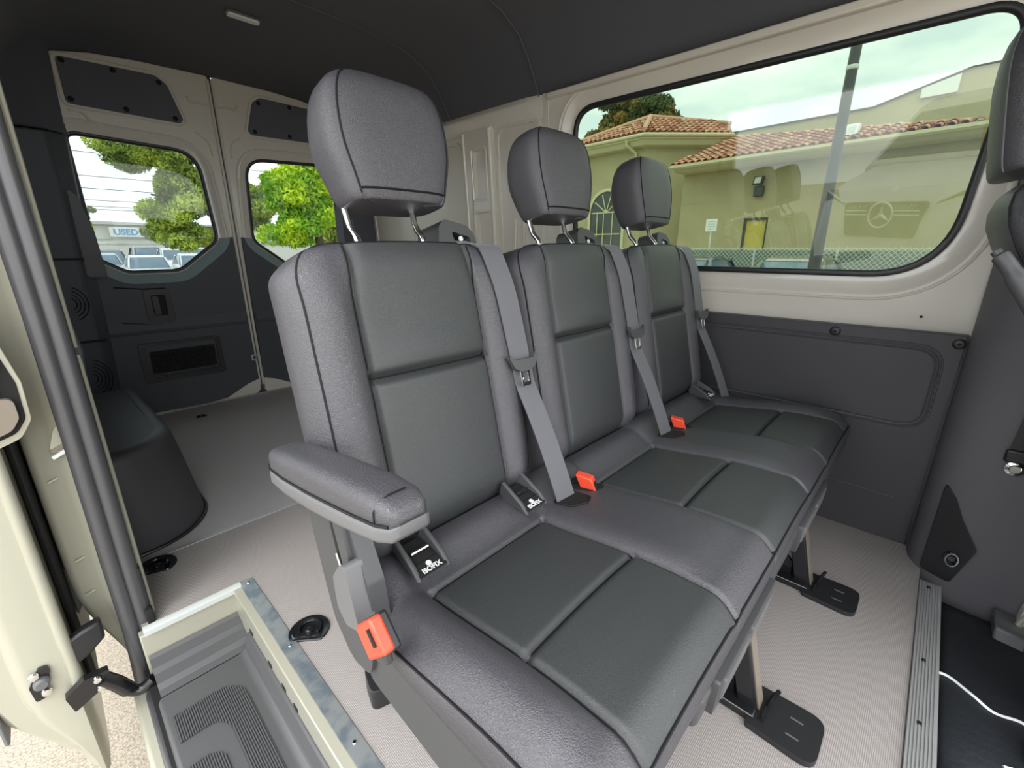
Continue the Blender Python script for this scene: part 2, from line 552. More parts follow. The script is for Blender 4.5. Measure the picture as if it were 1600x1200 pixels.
MB().lathe([(0.0, 0.002), (0.004, 0.001), (0.0042, 0)], wall_map(0.024, 0.739, 0.008), (-1, 0, -WS), 10).build('plug_hole', 'deep_black', wall_left)

# window_1: pane + rubber surround
w1 = MB()
w1.prism(offset_loop(win_loop, 0.01), [], wall_map, -0.020, -0.016)
win1 = struct(w1.build('window_1', 'tinted_glass', smooth=False), 'long tinted side window behind the bench seat', 'window')
sealL = MB()
A = offset_loop(win_loop, 0.006); B = offset_loop(win_loop, -0.014)
sealL.loft([[wall_map(*p, -0.016) for p in A], [wall_map(*p, -0.004) for p in A], [wall_map(*p, 0.000) for p in offset_loop(win_loop, -0.004)], [wall_map(*p, -0.006) for p in B], [wall_map(*p, -0.016) for p in B]], False, False)
sealL.build('window_seal', 'black_plastic', win1, angle=60)

# lower trim panel on the left wall
lower = MB()
lower.prism([(-0.092, 0.0), (3.2, 0.0), (3.2, 0.696), (-0.092, 0.700)], [], lambda a, b, d: (1.845 - d, a, b), 0.0, 0.045)
trimL = struct(lower.build('trim_3', 'vinyl', bevel=0.006), 'dark vinyl lower trim panel on the wall below the side window', 'trim panel')
emb = rrect(-0.043, 0.72, 0.405, 0.652, 0.062, 8)
raised = MB(); raised.prism(offset_loop(emb, -0.007), [], lambda a, b, d: (1.80 - d, a, b), -0.002, 0.004)
raised.build('raised_panel', 'vinyl', trimL, bevel=0.003)
MB().tube([(1.800, a, b) for a, b in emb], 0.0045, 8, closed=True).build('welt', 'door_trim', trimL)
MB().tube([(1.800, a, b) for a, b in offset_loop(emb, 0.010)], 0.003, 6, closed=True).build('welt', 'vinyl', trimL)
MB().tube([(1.800, -0.027, 0.153), (1.800, 0.5, 0.165)], 0.0035, 6).build('crease_bead', 'vinyl', trimL)
for y, z in ((0.224, 0.677), (-0.074, 0.675)):
    st = MB().lathe([(0.0, 0.007), (0.007, 0.0065), (0.012, 0.006), (0.0155, 0.003), (0.016, -0.002)], (1.800, y, z), (-1, 0, 0), 18).build('push_stud', 'black_plastic', trimL)
    MB().lathe([(0.0, 0.0085), (0.004, 0.0085), (0.0045, 0.006)], (1.800, y, z), (-1, 0, 0), 12).build('stud_centre', 'deep_black', st)

# ---- B pillar trim at the right
bp = MB()
prof = [(1.80, -0.092), (1.775, -0.092), (1.735, -0.098), (1.695, -0.118), (1.672, -0.145), (1.660, -0.20), (1.645, -0.345), (1.64, -0.62), (1.80, -0.62)]
def pl(z):
    k = sm((z - 0.75) / 0.8) * 0.09
    return [(x + (k if x < 1.79 else 0) * 0.8, y, z) for x, y in prof]
bp.loft([pl(z) for z in (-0.07, 0.1, 0.4, 0.75, 0.95, 1.15, 1.35, 1.62)])
bpil = tag(bp.build('door_pillar_trim', 'pillar_trim', angle=50), 'dark grey moulded door pillar trim behind the front seat', 'pillar trim')
rec = MB()
rp_ = round_poly([(-0.126, 0.01), (-0.192, 0.006), (-0.222, 0.135), (-0.180, 0.205), (-0.155, 0.262), (-0.126, 0.30)], [0.012] * 6, 4)
rec.prism(rp_, [], lambda a, b, d: (1.672 + (a + 0.15) * 0.35 - d, a, b), -0.006, 0.008)
rc = rec.build('foot_recess', 'black_plastic', bpil, bevel=0.004)
MB().lathe([(0.0, 0.010), (0.008, 0.010), (0.011, 0.006), (0.018, 0.005), (0.019, 0.0)], (1.655, -0.182, 0.085), (-1, 0.1, 0), 16).build('anchor_bolt', 'black_metal', rc)
MB().tube([(1.641, -0.182 + 0.013 * cos(t * pi / 8), 0.085 + 0.020 * sin(t * pi / 8)) for t in range(16)], 0.0028, 6, closed=True).build('tie_loop', 'chrome', rc)

# front seat belt hanging on the pillar
fb = thing('front_seat_belt', 'black front seat belt with chrome floor anchor on the pillar trim', 'seat belt', (1.63, -0.236, 0.39))
MB().ribbon([(1.635, -0.236, 0.43), (1.64, -0.246, 0.60), (1.655, -0.262, 0.85), (1.70, -0.28, 1.2)], (0, 1, 0.1), 0.046, 0.003, (1, 0, 0)).build('webbing', 'black_plastic', fb)
MB().obox((1.632, -0.236, 0.43), (0.006, 0, 0), (0, 0.028, 0), (0, 0, 0.018)).build('end_sleeve', 'black_plastic', fb, bevel=0.006)
MB().lathe([(0.0, 0.012), (0.010, 0.012), (0.012, 0.008), (0.019, 0.006), (0.02, 0.0)], (1.652, -0.236, 0.392), (-1, 0, 0), 20).build('anchor_bolt', 'chrome', fb)

# ---- ceiling (headliner)
ce = MB()
half = [(0.0, 1.912), (0.30, 1.908), (0.50, 1.895), (0.63, 1.868), (0.735, 1.815), (0.80, 1.74), (0.845, 1.665), (0.874, 1.612)]
def crow(y, drop=0.0, inset=0.0):
    pts = [(0.912 - a, b) for a, b in reversed(half)] + [(0.912 + a, b) for a, b in half[1:]]
    return [(x, y, z - drop * sm((z - 1.6) / 0.3)) for x, z in pts]
ce.loft([crow(-0.9), crow(0.2), crow(1.2), crow(1.455), crow(1.46), crow(2.2), crow(2.85), crow(3.05, 0.02), crow(3.16, 0.045), crow(3.20, 0.055)], False, False, closed=False)
ceil = struct(ce.build('ceiling', 'headliner', angle=60), 'dark charcoal fabric headliner on the van roof', 'ceiling')
so = ceil.modifiers.new('solid', 'SOLIDIFY'); so.thickness = 0.02; so.offset = 1
def seam_path(y):
    return [(0.912 + a - 0.004, y, b - 0.003) for a, b in half]
MB().tube(seam_path(1.52), 0.0035, 6).build('headliner_seam', 'panel_fabric', ceil)
MB().tube(seam_path(2.16), 0.0028, 6).build('headliner_seam', 'panel_fabric', ceil)
# roof skin above
rs_ = MB()
rs_.loft([[(0.912 + (a) * 1.04, y, b + 0.05) for a, b in ([(-p[0], p[1]) for p in reversed(half)] + half[1:])] for y in (-0.95, 3.26)], False, False, closed=False)
rsk = rs_.build('roof_skin', 'paint_darkened', ceil, angle=60)

# dome lamp
dl = thing('dome_lamp', 'slim pale oval interior lamp on the dark headliner', 'lamp', (0.868, 2.437, 1.905))
MB().prism(rrect(0.798, 0.938, 2.417, 2.459, 0.019), [], lambda a, b, d: (a, b, 1.908 - d), 0.0, 0.008).build('bezel', 'grey_plastic', dl, bevel=0.003)
MB().prism(rrect(0.804, 0.932, 2.422, 2.454, 0.015), [], lambda a, b, d: (a, b, 1.908 - d), 0.006, 0.016).build('lens', 'sign_white', dl, bevel=0.005)

# ---- right wall (dark trim seen edge-on) and rear corner pillar
wr = MB().box(-0.04, 0.0, 1.50, 3.22, -0.15, 1.66)
wall_right = struct(wr.build('wall_right', 'door_trim', bevel=0.01), 'dark trimmed right van wall behind the door opening', 'wall')
cp = MB()
cp.loft([[(0.0, 3.06, z), (lerp(0.15, 0.185, z / 1.8), 3.06, z), (lerp(0.19, 0.262, z / 1.8), 3.12, z), (lerp(0.195, 0.268, z / 1.8), 3.21, z), (0.0, 3.21, z)] for z in (0.0, 0.55, 1.1, 1.45)])
rc_ = cp.build('corner_pillar', 'door_trim', wall_right, bevel=0.01)
cp2 = MB()
cp2.loft([[(0.0, 3.05, z), (lerp(0.15, 0.185, z / 1.8), 3.05, z), (lerp(0.19, 0.262, z / 1.8), 3.115, z), (lerp(0.195, 0.268, z / 1.8), 3.205, z), (0.0, 3.205, z)] for z in (1.455, 1.6, 1.86)])
cp2.build('upper_corner_pillar', 'headliner', wall_right, bevel=0.01)
for zc, nr in ((0.68, 4), (0.30, 5)):
    for k in range(nr):
        r_ = 0.02 + 0.014 * k
        MB().tube([(0.10 + r_ * cos(t), 3.056, zc + r_ * 1.3 * sin(t)) for t in [radians(a) for a in range(-75, 76, 15)]], 0.0025, 5).build('vent_rib', 'black_plastic', rc_)
MB().box(0.0, 0.19, 3.048, 3.064, 0.485, 0.495).build('trim_joint', 'deep_black', rc_)
MB().box(0.0, 0.19, 3.048, 3.064, 0.885, 0.895).build('trim_joint', 'deep_black', rc_)
# cover with a rounded top beside the rear window
cv = MB()
cv.prism(round_poly([(0.185, 0.80), (0.262, 0.80), (0.255, 1.02), (0.225, 1.19), (0.175, 1.215)], [0.02, 0.02, 0.03, 0.05, 0.02], 5), [], lambda a, b, d: (a, 3.10 + d, b), -0.02, 0.06)
cv.build('hinge_cover', 'black_plastic', wall_right, bevel=0.008)

# right-hand body in front of and above the door opening (outside the picture)
MB().box(-0.10, 0.03, -1.05, 1.50, 1.60, 1.66).build('door_header', 'paint', ceil, bevel=0.01)

# ---- C pillar jamb beside the door opening
jm = MB()
def jamb(z):
    k = sm((0.12 - z) / 0.38)                 # sweeps inward low down
    w = lerp(1.0, 0.22, k)
    return [(0.034, 1.50, z), (0.030, 1.40, z), (0.026, 1.375, z), (0.010, 1.372, z), (-0.030 * w, 1.385, z), (-0.052 * w, 1.405, z), (-0.062 * w, 1.42, z), (-0.085 * w, 1.428, z), (-0.100 * w, 1.445, z), (-0.106 * w, 1.50, z), (-0.106 * w, 3.2, z), (0.0, 3.2, z), (0.0, 1.5, z)]
jm.loft([jamb(z) for z in [-0.34, -0.28, -0.22, -0.16, -0.10, -0.04, 0.02, 0.08, 0.14, 0.3, 0.55, 0.8, 1.1, 1.4, 1.66]])
jam = struct(jm.build('trim_4', 'paint_darkened', angle=40), 'cream painted door jamb behind the black rubber door seal', 'door jamb')
for z in (0.10, 0.20, 0.42):
    MB().obox((-0.070, 1.418, z), (0.010, 0, 0.003), (0, 0.004, 0), (0, 0, 0.0025)).build('pressed_notch', 'paint_darkened', jam, bevel=0.001)
# striker pocket on the jamb
sp = MB().prism(round_poly([(-0.060, 0.50), (-0.005, 0.475), (-0.008, 0.545), (-0.04, 0.56)], 0.012, 4), [], lambda a, b, d: (a, 1.40 - d, b), 0.0, 0.016).build('striker_pocket', 'paint_darkened', jam, bevel=0.005)
MB().obox((-0.034, 1.385, 0.508), (0.024, 0, 0.010), (0, 0.004, 0), (-0.002, 0, 0.005)).build('striker_slot', 'latch_tan', sp, bevel=0.002)
MB().obox((-0.036, 1.384, 0.494), (0.022, 0, 0.010), (0, 0.005, 0), (-0.002, 0, 0.004)).build('striker_lip', 'white_print', sp, bevel=0.002)
# inner painted edge line and inner dark edge
MB().tube([(0.030, 1.372, z) for z in (-0.14, 0.2, 0.6, 1.0, 1.3, 1.6)], 0.006, 8).build('flange_edge', 'paint_darkened', jam)

# rubber seal of the sliding door opening
sealp = thing('door_seal', 'thick black ribbed rubber seal along the door opening', 'door seal', (0.0, 1.36, -0.3))
for x, r in ((-0.019, 0.0185), (0.009, 0.0175)):
    zz = [-0.30, -0.24, -0.18, -0.10, 0.0, 0.2, 0.5, 0.8, 1.1, 1.4, 1.62]
    MB().tube([(x - 0.012 * sm((0.0 - z) / 0.3) + 0.004 * sm((z - 0.3) / 0.4) * sm((1.0 - z) / 0.3), 1.352 + 0.0 * z, z) for z in zz], r, 14).build('seal_lip', 'rubber', sealp)
MB().obox((0.021, 1.36, 0.10), (0.008, 0, 0), (0, 0.02, 0), (0, 0, 0.06)).build('seal_clip', 'black_plastic', sealp, bevel=0.004)
MB().obox((0.022, 1.335, 0.005), (0.008, 0, 0), (0, 0.012, 0), (0, 0, 0.035)).build('seal_clip', 'deep_black', sealp, bevel=0.003)
MB().tube([(0.030, 1.378, z) for z in (0.65, 0.72, 0.80)], [0.004, 0.013, 0.004], 8).build('seal_bulge', 'rubber', sealp)

# ---- wheel arch cover
wa = MB()
def arch_plan(inset, yf):
    xw = 0.268 - inset
    pts = [(0.003, yf), (0.05, yf)]
    for k in range(1, 11):
        a = k / 10 * pi / 2
        pts.append((0.05 + (xw - 0.05) * sin(a), yf + (1.90 - yf) * (1 - cos(a))))
    return pts + [(xw, 2.2), (xw, 2.70), (0.003, 2.70)]
zz_ = [(0.0, 0.0, 1.672), (0.10, 0.012, 1.676), (0.22, 0.030, 1.684), (0.315, 0.046, 1.694), (0.335, 0.054, 1.702), (0.345, 0.068, 1.718), (0.348, 0.090, 1.745)]
loops = []
for z, ins_, yf in zz_:
    loops.append([(x, y, z * (1 - 0.12 * sm((y - 1.9) / 0.8))) for x, y in arch_plan(ins_, yf)])
wa.loft(loops)
arch = thing('wheel_arch_cover', 'dark grey padded wheel arch cover on the rear floor by the door opening', 'wheel arch', (0.12, 2.1, 0))
wam = wa.build('cover', 'vinyl', arch, angle=50)
pth = [(x + 0.003, y - 0.003, 0.006) for x, y in arch_plan(0.0, 1.672)[:-1]]
MB().tube(pth, 0.006, 8).build('edge_binding', 'black_plastic', arch)

# ================================================================== REAR DOORS
RY = 3.21
CX = 0.913
def rear_map(a, b, d):
    return (a, RY - d, b)

def rear_door(sgn, idx, label):
    mx_ = (lambda a: a) if sgn > 0 else (lambda a: 2 * CX - a)
    def L(pts):
        q = [(mx_(a), b) for a, b in pts]
        return q if sgn > 0 else list(reversed(q))
    root = thing('door_%d' % idx, label, 'door', (mx_(0.55), RY, 0.0), kind='structure')
    win = round_poly([(0.245, 1.485), (0.79, 1.462), (0.818, 0.985), (0.60, 0.815), (0.36, 0.812), (0.225, 0.90)], [0.06, 0.13, 0.09, 0.12, 0.10, 0.06], 9)
    fr = MB()
    outer = round_poly([(0.215, 0.004), (0.898, 0.004), (0.905, 1.86), (0.255, 1.875)], [0.02, 0.03, 0.02, 0.07], 5)
    wo = offset_loop(win, 0.045)
    fr.prism(L(outer), [L(wo)], rear_map, -0.03, 0.0)
    body = fr.build('door_frame', 'paint', root, bevel=0.004, angle=30)
    fl_ = MB()
    fl_.loft([[rear_map(*p, 0.0) for p in L(wo)], [rear_map(*p, -0.012) for p in L(offset_loop(win, 0.028))], [rear_map(*p, -0.018) for p in L(offset_loop(win, 0.004))], [rear_map(*p, -0.04) for p in L(offset_loop(win, 0.002))]], False, False)
    fl_.build('window_flange', 'paint', body, angle=60)
    MB().tube([rear_map(*p, 0.002) for p in L(offset_loop(win, 0.055))], 0.006, 8, closed=True).build('pressed_bead', 'paint', body)
    # pane and seal
    MB().prism(L(offset_loop(win, 0.006)), [], rear_map, -0.032, -0.028).build('window_pane', 'rear_glass', root, smooth=False, label='tinted rear door glass')
    se = MB()
    A_ = offset_loop(win, 0.006); B_ = offset_loop(win, -0.012)
    se.loft([[rear_map(*p, -0.030) for p in L(A_)], [rear_map(*p, -0.014) for p in L(A_)], [rear_map(*p, -0.012) for p in L(offset_loop(win, -0.003))], [rear_map(*p, -0.018) for p in L(B_)], [rear_map(*p, -0.030) for p in L(B_)]], False, False)
    se.build('window_seal', 'black_plastic', root, angle=60)
    # upper fabric panel with push studs
    pp = round_poly([(0.285, 1.80), (0.66, 1.805), (0.705, 1.775), (0.752, 1.615), (0.735, 1.595), (0.285, 1.605)], [0.02, 0.04, 0.05, 0.02, 0.02, 0.02], 5)
    up_ = MB().prism(L(pp), [], rear_map, 0.0, 0.008).build('upper_panel', 'panel_fabric', root, bevel=0.003)
    MB().tube([rear_map(*p, 0.003) for p in L(offset_loop(pp, 0.014))], 0.004, 6, closed=True).build('pressed_bead', 'paint', body)
    for a, b in ((0.305, 1.785), (0.49, 1.787), (0.672, 1.775), (0.305, 1.625), (0.51, 1.62), (0.715, 1.615)):
        MB().lathe([(0.0, 0.014), (0.009, 0.013), (0.012, 0.010), (0.0125, 0.006)], (mx_(a), RY, b), (0, -1, 0), 14).build('push_stud', 'deep_black', up_)
    # pressed ribs between panel and window
    MB().tube(bezier([rear_map(mx_(a), b, 0.003) for a, b in ((0.285, 1.575), (0.33, 1.575), (0.355, 1.545), (0.375, 1.535))], 5), 0.006, 8).build('pressed_bead', 'paint', body)
    MB().tube(bezier([rear_map(mx_(a), b, 0.003) for a, b in ((0.79, 1.74), (0.80, 1.715), (0.85, 1.715), (0.895, 1.71))], 5), 0.006, 8).build('pressed_bead', 'paint', body)
    MB().tube(bezier([rear_map(mx_(a), b, 0.003) for a, b in ((0.80, 1.565), (0.845, 1.535), (0.86, 1.50), (0.865, 1.45))], 5), 0.005, 8).build('pressed_bead', 'paint', body)
    # lower trim following the window, with sill
    low = [p for p in win if p[1] < 1.0]
    # lower part of the window loop ordered from inner side to outer side
    low_sorted = low
    off1 = [p for p in offset_loop(win, 0.012) if p[1] < 1.005]
    off2 = [p for p in offset_loop(win, 0.060) if p[1] < 1.005]
    off1.sort(key=lambda p: -p[0]); off2.sort(key=lambda p: -p[0])
    trim = [(0.888, 1.005)] + [p for p in off2 if p[0] < 0.885] + [(0.205, 0.955), (0.197, 0.018), (0.60, 0.012), (0.70, 0.020), (0.83, 0.085), (0.896, 0.105)]
    tr = MB().prism(L(trim), [], rear_map, 0.0, 0.022).build('lower_trim', 'door_trim', root, bevel=0.006, angle=30)
    sillp = off1 + list(reversed(off2))
    # window sill as a band between two sampled curves
    def samp(c, n=26):
        d = [0]
        for i in range(1, len(c)):
            d.append(d[-1] + (Vector(c[i]) - Vector(c[i - 1])).length)
        out = []
        for k in range(n):
            t = d[-1] * k / (n - 1)
            for i in range(1, len(c)):
                if d[i] >= t - 1e-9:
                    s = (t - d[i - 1]) / max(1e-9, d[i] - d[i - 1])
                    out.append((lerp(c[i - 1][0], c[i][0], s), lerp(c[i - 1][1], c[i][1], s)))
                    break
        return out
    c1, c2 = samp(off1), samp(off2)
    sb = MB()
    sb.loft([[rear_map(mx_(a), b, -0.014) for a, b in c1], [rear_map(mx_(a), b, -0.006) for a, b in c1], [rear_map(mx_(a), b, 0.020) for a, b in c2], [rear_map(mx_(a), b, 0.004) for a, b in c2]], False, False, closed=False)
    sb.build('window_sill', 'sill_grey', root, angle=60)
    # crease across the trim
    cr = MB()
    cr.loft([[rear_map(mx_(a), b, d) for b, d in ((0.56, 0.021), (0.50, 0.034), (0.482, 0.030), (0.478, 0.021))] for a in (0.20, 0.885)], closed=False)
    cr.build('trim_crease', 'door_trim', tr, angle=20)
    # trim border bead (painted) along the meeting edge
    MB().tube([rear_map(mx_(0.902), z, 0.004) for z in (0.06, 0.5, 1.0, 1.4, 1.84)], 0.008, 8).build('door_edge', 'paint', body)
    if sgn > 0:
        hb = MB().prism(L(rrect(0.395, 0.52, 0.535, 0.72, 0.02)), [L(rrect(0.425, 0.49, 0.575, 0.69, 0.012))], rear_map, 0.020, 0.030).build('handle_bezel', 'black_plastic', root, bevel=0.004)
        MB().prism(L(rrect(0.425, 0.49, 0.575, 0.69, 0.012)), [], rear_map, 0.018, 0.0225).build('handle_recess', 'deep_black', hb)
        MB().prism(L(rrect(0.43, 0.458, 0.58, 0.685, 0.008)), [], rear_map, 0.022, 0.030).build('handle_lever', 'black_plastic', hb, bevel=0.004)
        for z0, z1 in ((0.735, 0.725), (0.545, 0.53)):
            MB().tube([rear_map(0.28, z0 + 0.005, 0.022), rear_map(0.40, z1, 0.024), rear_map(0.50, z1, 0.024)], 0.004, 6).build('handle_crease', 'black_plastic', tr)
        # storage tray
        ty = MB().prism(L(rrect(0.316, 0.717, 0.196, 0.425, 0.02)), [L(rrect(0.352, 0.69, 0.235, 0.405, 0.012))], rear_map, 0.020, 0.034).build('pocket_frame', 'black_plastic', root, bevel=0.005)
        MB().prism(L(rrect(0.36, 0.68, 0.245, 0.375, 0.01)), [], rear_map, 0.018, 0.026).build('pocket_net_panel', 'deep_black', ty)
        nm = MB()
        for i in range(-8, 24):
            for s_ in (1, -1):
                a0 = 0.36 + i * 0.022
                seg_ = []
                for k in range(9):
                    b = 0.25 + k * 0.0145
                    a = a0 + s_ * k * 0.0145
                    if 0.362 < a < 0.678:
                        seg_.append(rear_map(a, b, 0.028))
                if len(seg_) > 1:
                    nm.tube([seg_[0], seg_[-1]], 0.0015, 4)
        tag(nm.build('pocket_net', 'black_plastic', ty), kind='stuff')
        for i in range(9):
            MB().obox(rear_map(0.375 + i * 0.036, 0.226, 0.036), (0.012, 0, 0), (0, 0.002, 0), (0, 0, 0.004)).build('grip_rib', 'black_metal', ty)
        # latch
        lt = MB().prism(L(rrect(0.872, 0.902, 0.235, 0.275, 0.004)), [L(rrect(0.880, 0.899, 0.245, 0.265, 0.002))], rear_map, 0.012, 0.03).build('latch', 'chrome', root, bevel=0.002)
        MB().prism(L(round_poly([(0.60, 0.035), (0.90, 0.028), (0.895, 0.105), (0.83, 0.098), (0.73, 0.055)], 0.008, 3)), [], rear_map, 0.002, 0.016).build('foot_plate', 'paint', root, bevel=0.003)
    else:
        MB().prism(L(round_poly([(0.60, 0.035), (0.90, 0.028), (0.895, 0.105), (0.83, 0.098), (0.73, 0.055)], 0.008, 3)), [], rear_map, 0.002, 0.016).build('foot_plate', 'paint', root, bevel=0.003)
        MB().lathe([(0.0, 0.018), (0.008, 0.017), (0.009, 0.0)], (0.945, RY, 0.255), (0, -1, 0), 12).build('latch_striker', 'deep_black', root)
    return root

rd1 = rear_door(1, 1, 'rear cargo door with trim handle and net pocket, nearest the door opening')
rd2 = rear_door(-1, 2, 'rear cargo door partly hidden behind the near headrest')
MB().box(0.903, 0.923, 3.22, 3.24, 0.03, 1.86).build('gap_seal', 'rubber', rd1, smooth=False)
MB().tube([(0.913, 3.214, z) for z in (0.03, 0.6, 1.2, 1.86)], 0.008, 8).build('gap_seal', 'rubber', rd1)
# lining of the back end round the doors
bk = MB()
bk.box(1.58, 1.90, 3.14, 3.25, 0.0, 1.97).box(-0.03, 0.26, 3.215, 3.25, -0.1, 1.97).box(0.0, 1.86, 3.215, 3.25, 1.865, 1.97).box(0.0, 1.86, 3.20, 3.25, -0.14, -0.012).box(0.0, 1.86, 3.242, 3.26, -0.14, 0.06)
struct(bk.build('wall_back', 'headliner', smooth=False), 'dark lined rear door surround', 'wall')

# ================================================================== ENTRY STEP
stp = thing('entry_step', 'black plastic entry step with ribbed tread pads inside the sliding door', 'step', (0.1, 0.7, -0.13))
TZ = -0.125
tread = MB()
prof_s = [(-0.012, -0.30), (-0.012, TZ - 0.012), (-0.006, TZ), (0.17, TZ), (0.186, TZ + 0.012), (0.196, TZ + 0.052), (0.205, TZ + 0.055), (0.205, -0.30)]
tread.loft([[(x, y, z) for x, z in prof_s] for y in (-0.6, 1.195)])
tread.build('tread', 'step_plastic', stp, bevel=0.004)
rear_l = MB()
rear_l.loft([[(-0.004, y, z), (0.205, y, z)] for y, z in ((1.195, TZ), (1.215, TZ + 0.004), (1.225, TZ + 0.016), (1.255, TZ + 0.022), (1.262, TZ + 0.036), (1.292, TZ + 0.042), (1.298, TZ + 0.05), (1.302, TZ + 0.03), (1.302, -0.25), (1.195, -0.25))], closed=False)
rear_l.build('rear_lip', 'step_plastic', stp, angle=25)
# ribbed L-shaped pads: ribs run along the length of the step
def pad(x0, x1, y1, y0, wx, wy, rx):
    base = MB()
    outer = [(x0, y1), (x1 - rx, y1)] + [(x1 - rx + rx * sin(a), y1 - rx * 1.3 + rx * 1.3 * cos(a)) for a in [k * pi / 2 / 8 for k in range(1, 9)]] + [(x1, y0)]
    inner = [(x1 - wx, y0)] + [(x1 - wx - rx * 0.7 + rx * 0.7 * cos(a), y1 - wy - rx * 0.9 + rx * 0.9 * sin(a)) for a in [k * pi / 2 / 8 for k in range(0, 9)]] + [(x0, y1 - wy)]
    base.prism(outer + inner, [], lambda a, b, d: (a, b, TZ + d), -0.002, 0.0015)
    pd = base.build('tread_pad', 'step_rib', stp, smooth=False, label='ribbed anti-slip pad')
    ribs = MB()
    poly = outer + inner
    x = x0 + 0.003
    while x < x1 - 0.001:
        ysx = []
        for i in range(len(poly)):
            a, b = poly[i], poly[(i + 1) % len(poly)]
            if (a[0] - x) * (b[0] - x) < 0:
                t = (x - a[0]) / (b[0] - a[0])
                ysx.append(a[1] + (b[1] - a[1]) * t)
        ysx.sort()
        for k in range(0, len(ysx) - 1, 2):
            ribs.box(x - 0.0011, x + 0.0011, ysx[k], ysx[k + 1], TZ + 0.001, TZ + 0.0042)
        x += 0.0046
    tag(ribs.build('tread_ribs', 'step_plastic', pd, smooth=False), kind='stuff')
pad(0.004, 0.150, 1.115, 0.55, 0.055, 0.085, 0.055)
pad(0.004, 0.070, 0.960, 0.55, 0.030, 0.060, 0.035)

# painted step well walls + galvanised strip
well = MB()
well.box(0.203, 0.226, -0.6, 1.308, -0.30, 0.0)
well.box(-0.01, 0.226, 1.303, 1.330, -0.30, -0.012)
wl_ = struct(well.build('trim_5', 'paint_darkened', bevel=0.003), 'cream painted step well edge below the floor', 'step well')
for y in (1.02, 0.86, 0.93, 1.16):
    MB().box(0.2015, 0.2035, y, y + 0.022, -0.066, -0.055).build('well_slot', 'deep_black', wl_, smooth=False)
gs = struct(MB().box(0.224, 0.258, -0.6, 1.312, -0.004, 0.0035).build('trim_6', 'galvanised', smooth=False), 'galvanised metal edge strip along the entry step', 'edge strip')
for y in (1.295, 0.985, 0.66):
    MB().lathe([(0.0, 0.0065), (0.0035, 0.006), (0.0045, 0.003)], (0.242, y, 0), 'Z', 12).build('rivet', 'chrome', gs)
MB().loft([[(0.0, y, z), (0.226, y, z)] for y, z in ((1.296, -0.012), (1.296, 0.001), (1.303, 0.005), (1.316, 0.005), (1.320, 0.0))], False, False, closed=False).build('nosing', 'lamp_lens', gs)
# outer sill of the van below the step
MB().box(-0.055, -0.010, -0.6, 1.36, -0.42, -0.20).build('outer_sill', 'paint_darkened', wl_, bevel=0.01)
MB().tube([(-0.020, -0.6, -0.205), (-0.020, 1.30, -0.205), (-0.020, 1.345, -0.215)], 0.014, 10).build('sill_seal', 'rubber', wl_)

# ---- floor tie-downs
def tiedown(x, y, label, s=1.0, rot=0.0):
    t = thing('tie_down_ring', label, 'tie-down', (x, y, 0), group='recessed tie-down rings in the floor')
    def R(a, b): return (x + (a * cos(rot) - b * sin(rot)) * s, y + (a * sin(rot) + b * cos(rot)) * s)
    def dshape(r, flat, n=26):
        pts = []
        for k in range(n):
            a = 2 * pi * k / n
            px, py = r * cos(a), r * sin(a)
            pts.append(R(px, max(py, -flat) if True else py))
        return pts
    pan = MB()
    loops = [[(a, b, 0.001) for a, b in dshape(0.050, 0.034)], [(a, b, 0.005) for a, b in dshape(0.048, 0.032)], [(a, b, 0.004) for a, b in dshape(0.043, 0.028)], [(a, b, 0.0012) for a, b in dshape(0.034, 0.022)], [(a, b, 0.0008) for a, b in dshape(0.012, 0.010)]]
    pan.loft(loops)
    pan.build('recessed_pan', 'black_metal', t, angle=60)
    ring = MB()
    ring.tube([(*R(0.026 * cos(a), 0.004 + 0.026 * sin(a)), 0.006) for a in [radians(d) for d in range(-30, 211, 15)]], 0.0042 * s, 8)
    ring.build('lashing_eye', 'black_metal', t)
    MB().lathe([(0.0, 0.009), (0.006 * s, 0.009), (0.010 * s, 0.006), (0.011 * s, 0.001)], (x, y, 0), 'Z', 14).build('bolt', 'black_metal', t)
    return t
tiedown(0.295, 0.998, 'black tie-down ring in the floor between step and bench', 1.0, radians(-40))
tiedown(0.072, 1.582, 'black tie-down ring in the floor beside the wheel arch cover', 1.05, radians(-20))
tiedown(0.503, 2.977, 'small tie-down ring in the rear floor near the cargo doors', 0.55, 0)

# ================================================================== SLIDING DOOR (open, outside)
sdr = thing('sliding_door', 'cream sliding door slid open outside, latch edge showing at the left', 'door', (-0.2, 1.4, -0.3))
DY = 1.315
shell = MB()
def dprof(z):
    k = sm((-0.05 - z) / 0.32)
    xo = lerp(-0.262, -0.150, k)
    return [(-0.128, 1.40, z), (-0.132, 1.33, z), (-0.140, DY, z), (lerp(-0.200, -0.145, k), DY, z), (lerp(-0.214, -0.147, k), DY + 0.006, z), (lerp(-0.226, -0.148, k), DY + 0.024, z), (xo, DY + 0.030, z), (xo - 0.012, DY + 0.045, z), (xo - 0.012, 2.55, z), (-0.128, 2.55, z)]
shell.loft([dprof(z) for z in (-0.36, -0.30, -0.24, -0.18, -0.12, -0.06, 0.0, 0.06, 0.12, 0.3, 0.6, 0.9, 1.2, 1.5)])
shl = shell.build('door_shell', 'paint_darkened', sdr, angle=35)
MB().tube([(-0.133, 1.318, z) for z in (-0.1, 0.2, 0.5, 0.8, 1.1, 1.4)], 0.012, 10).build('edge_fold', 'paint_darkened', sdr)
MB().box(-0.126, -0.108, 1.44, 2.5, -0.20, 1.5).build('inner_trim', 'black_plastic', sdr, bevel=0.01)
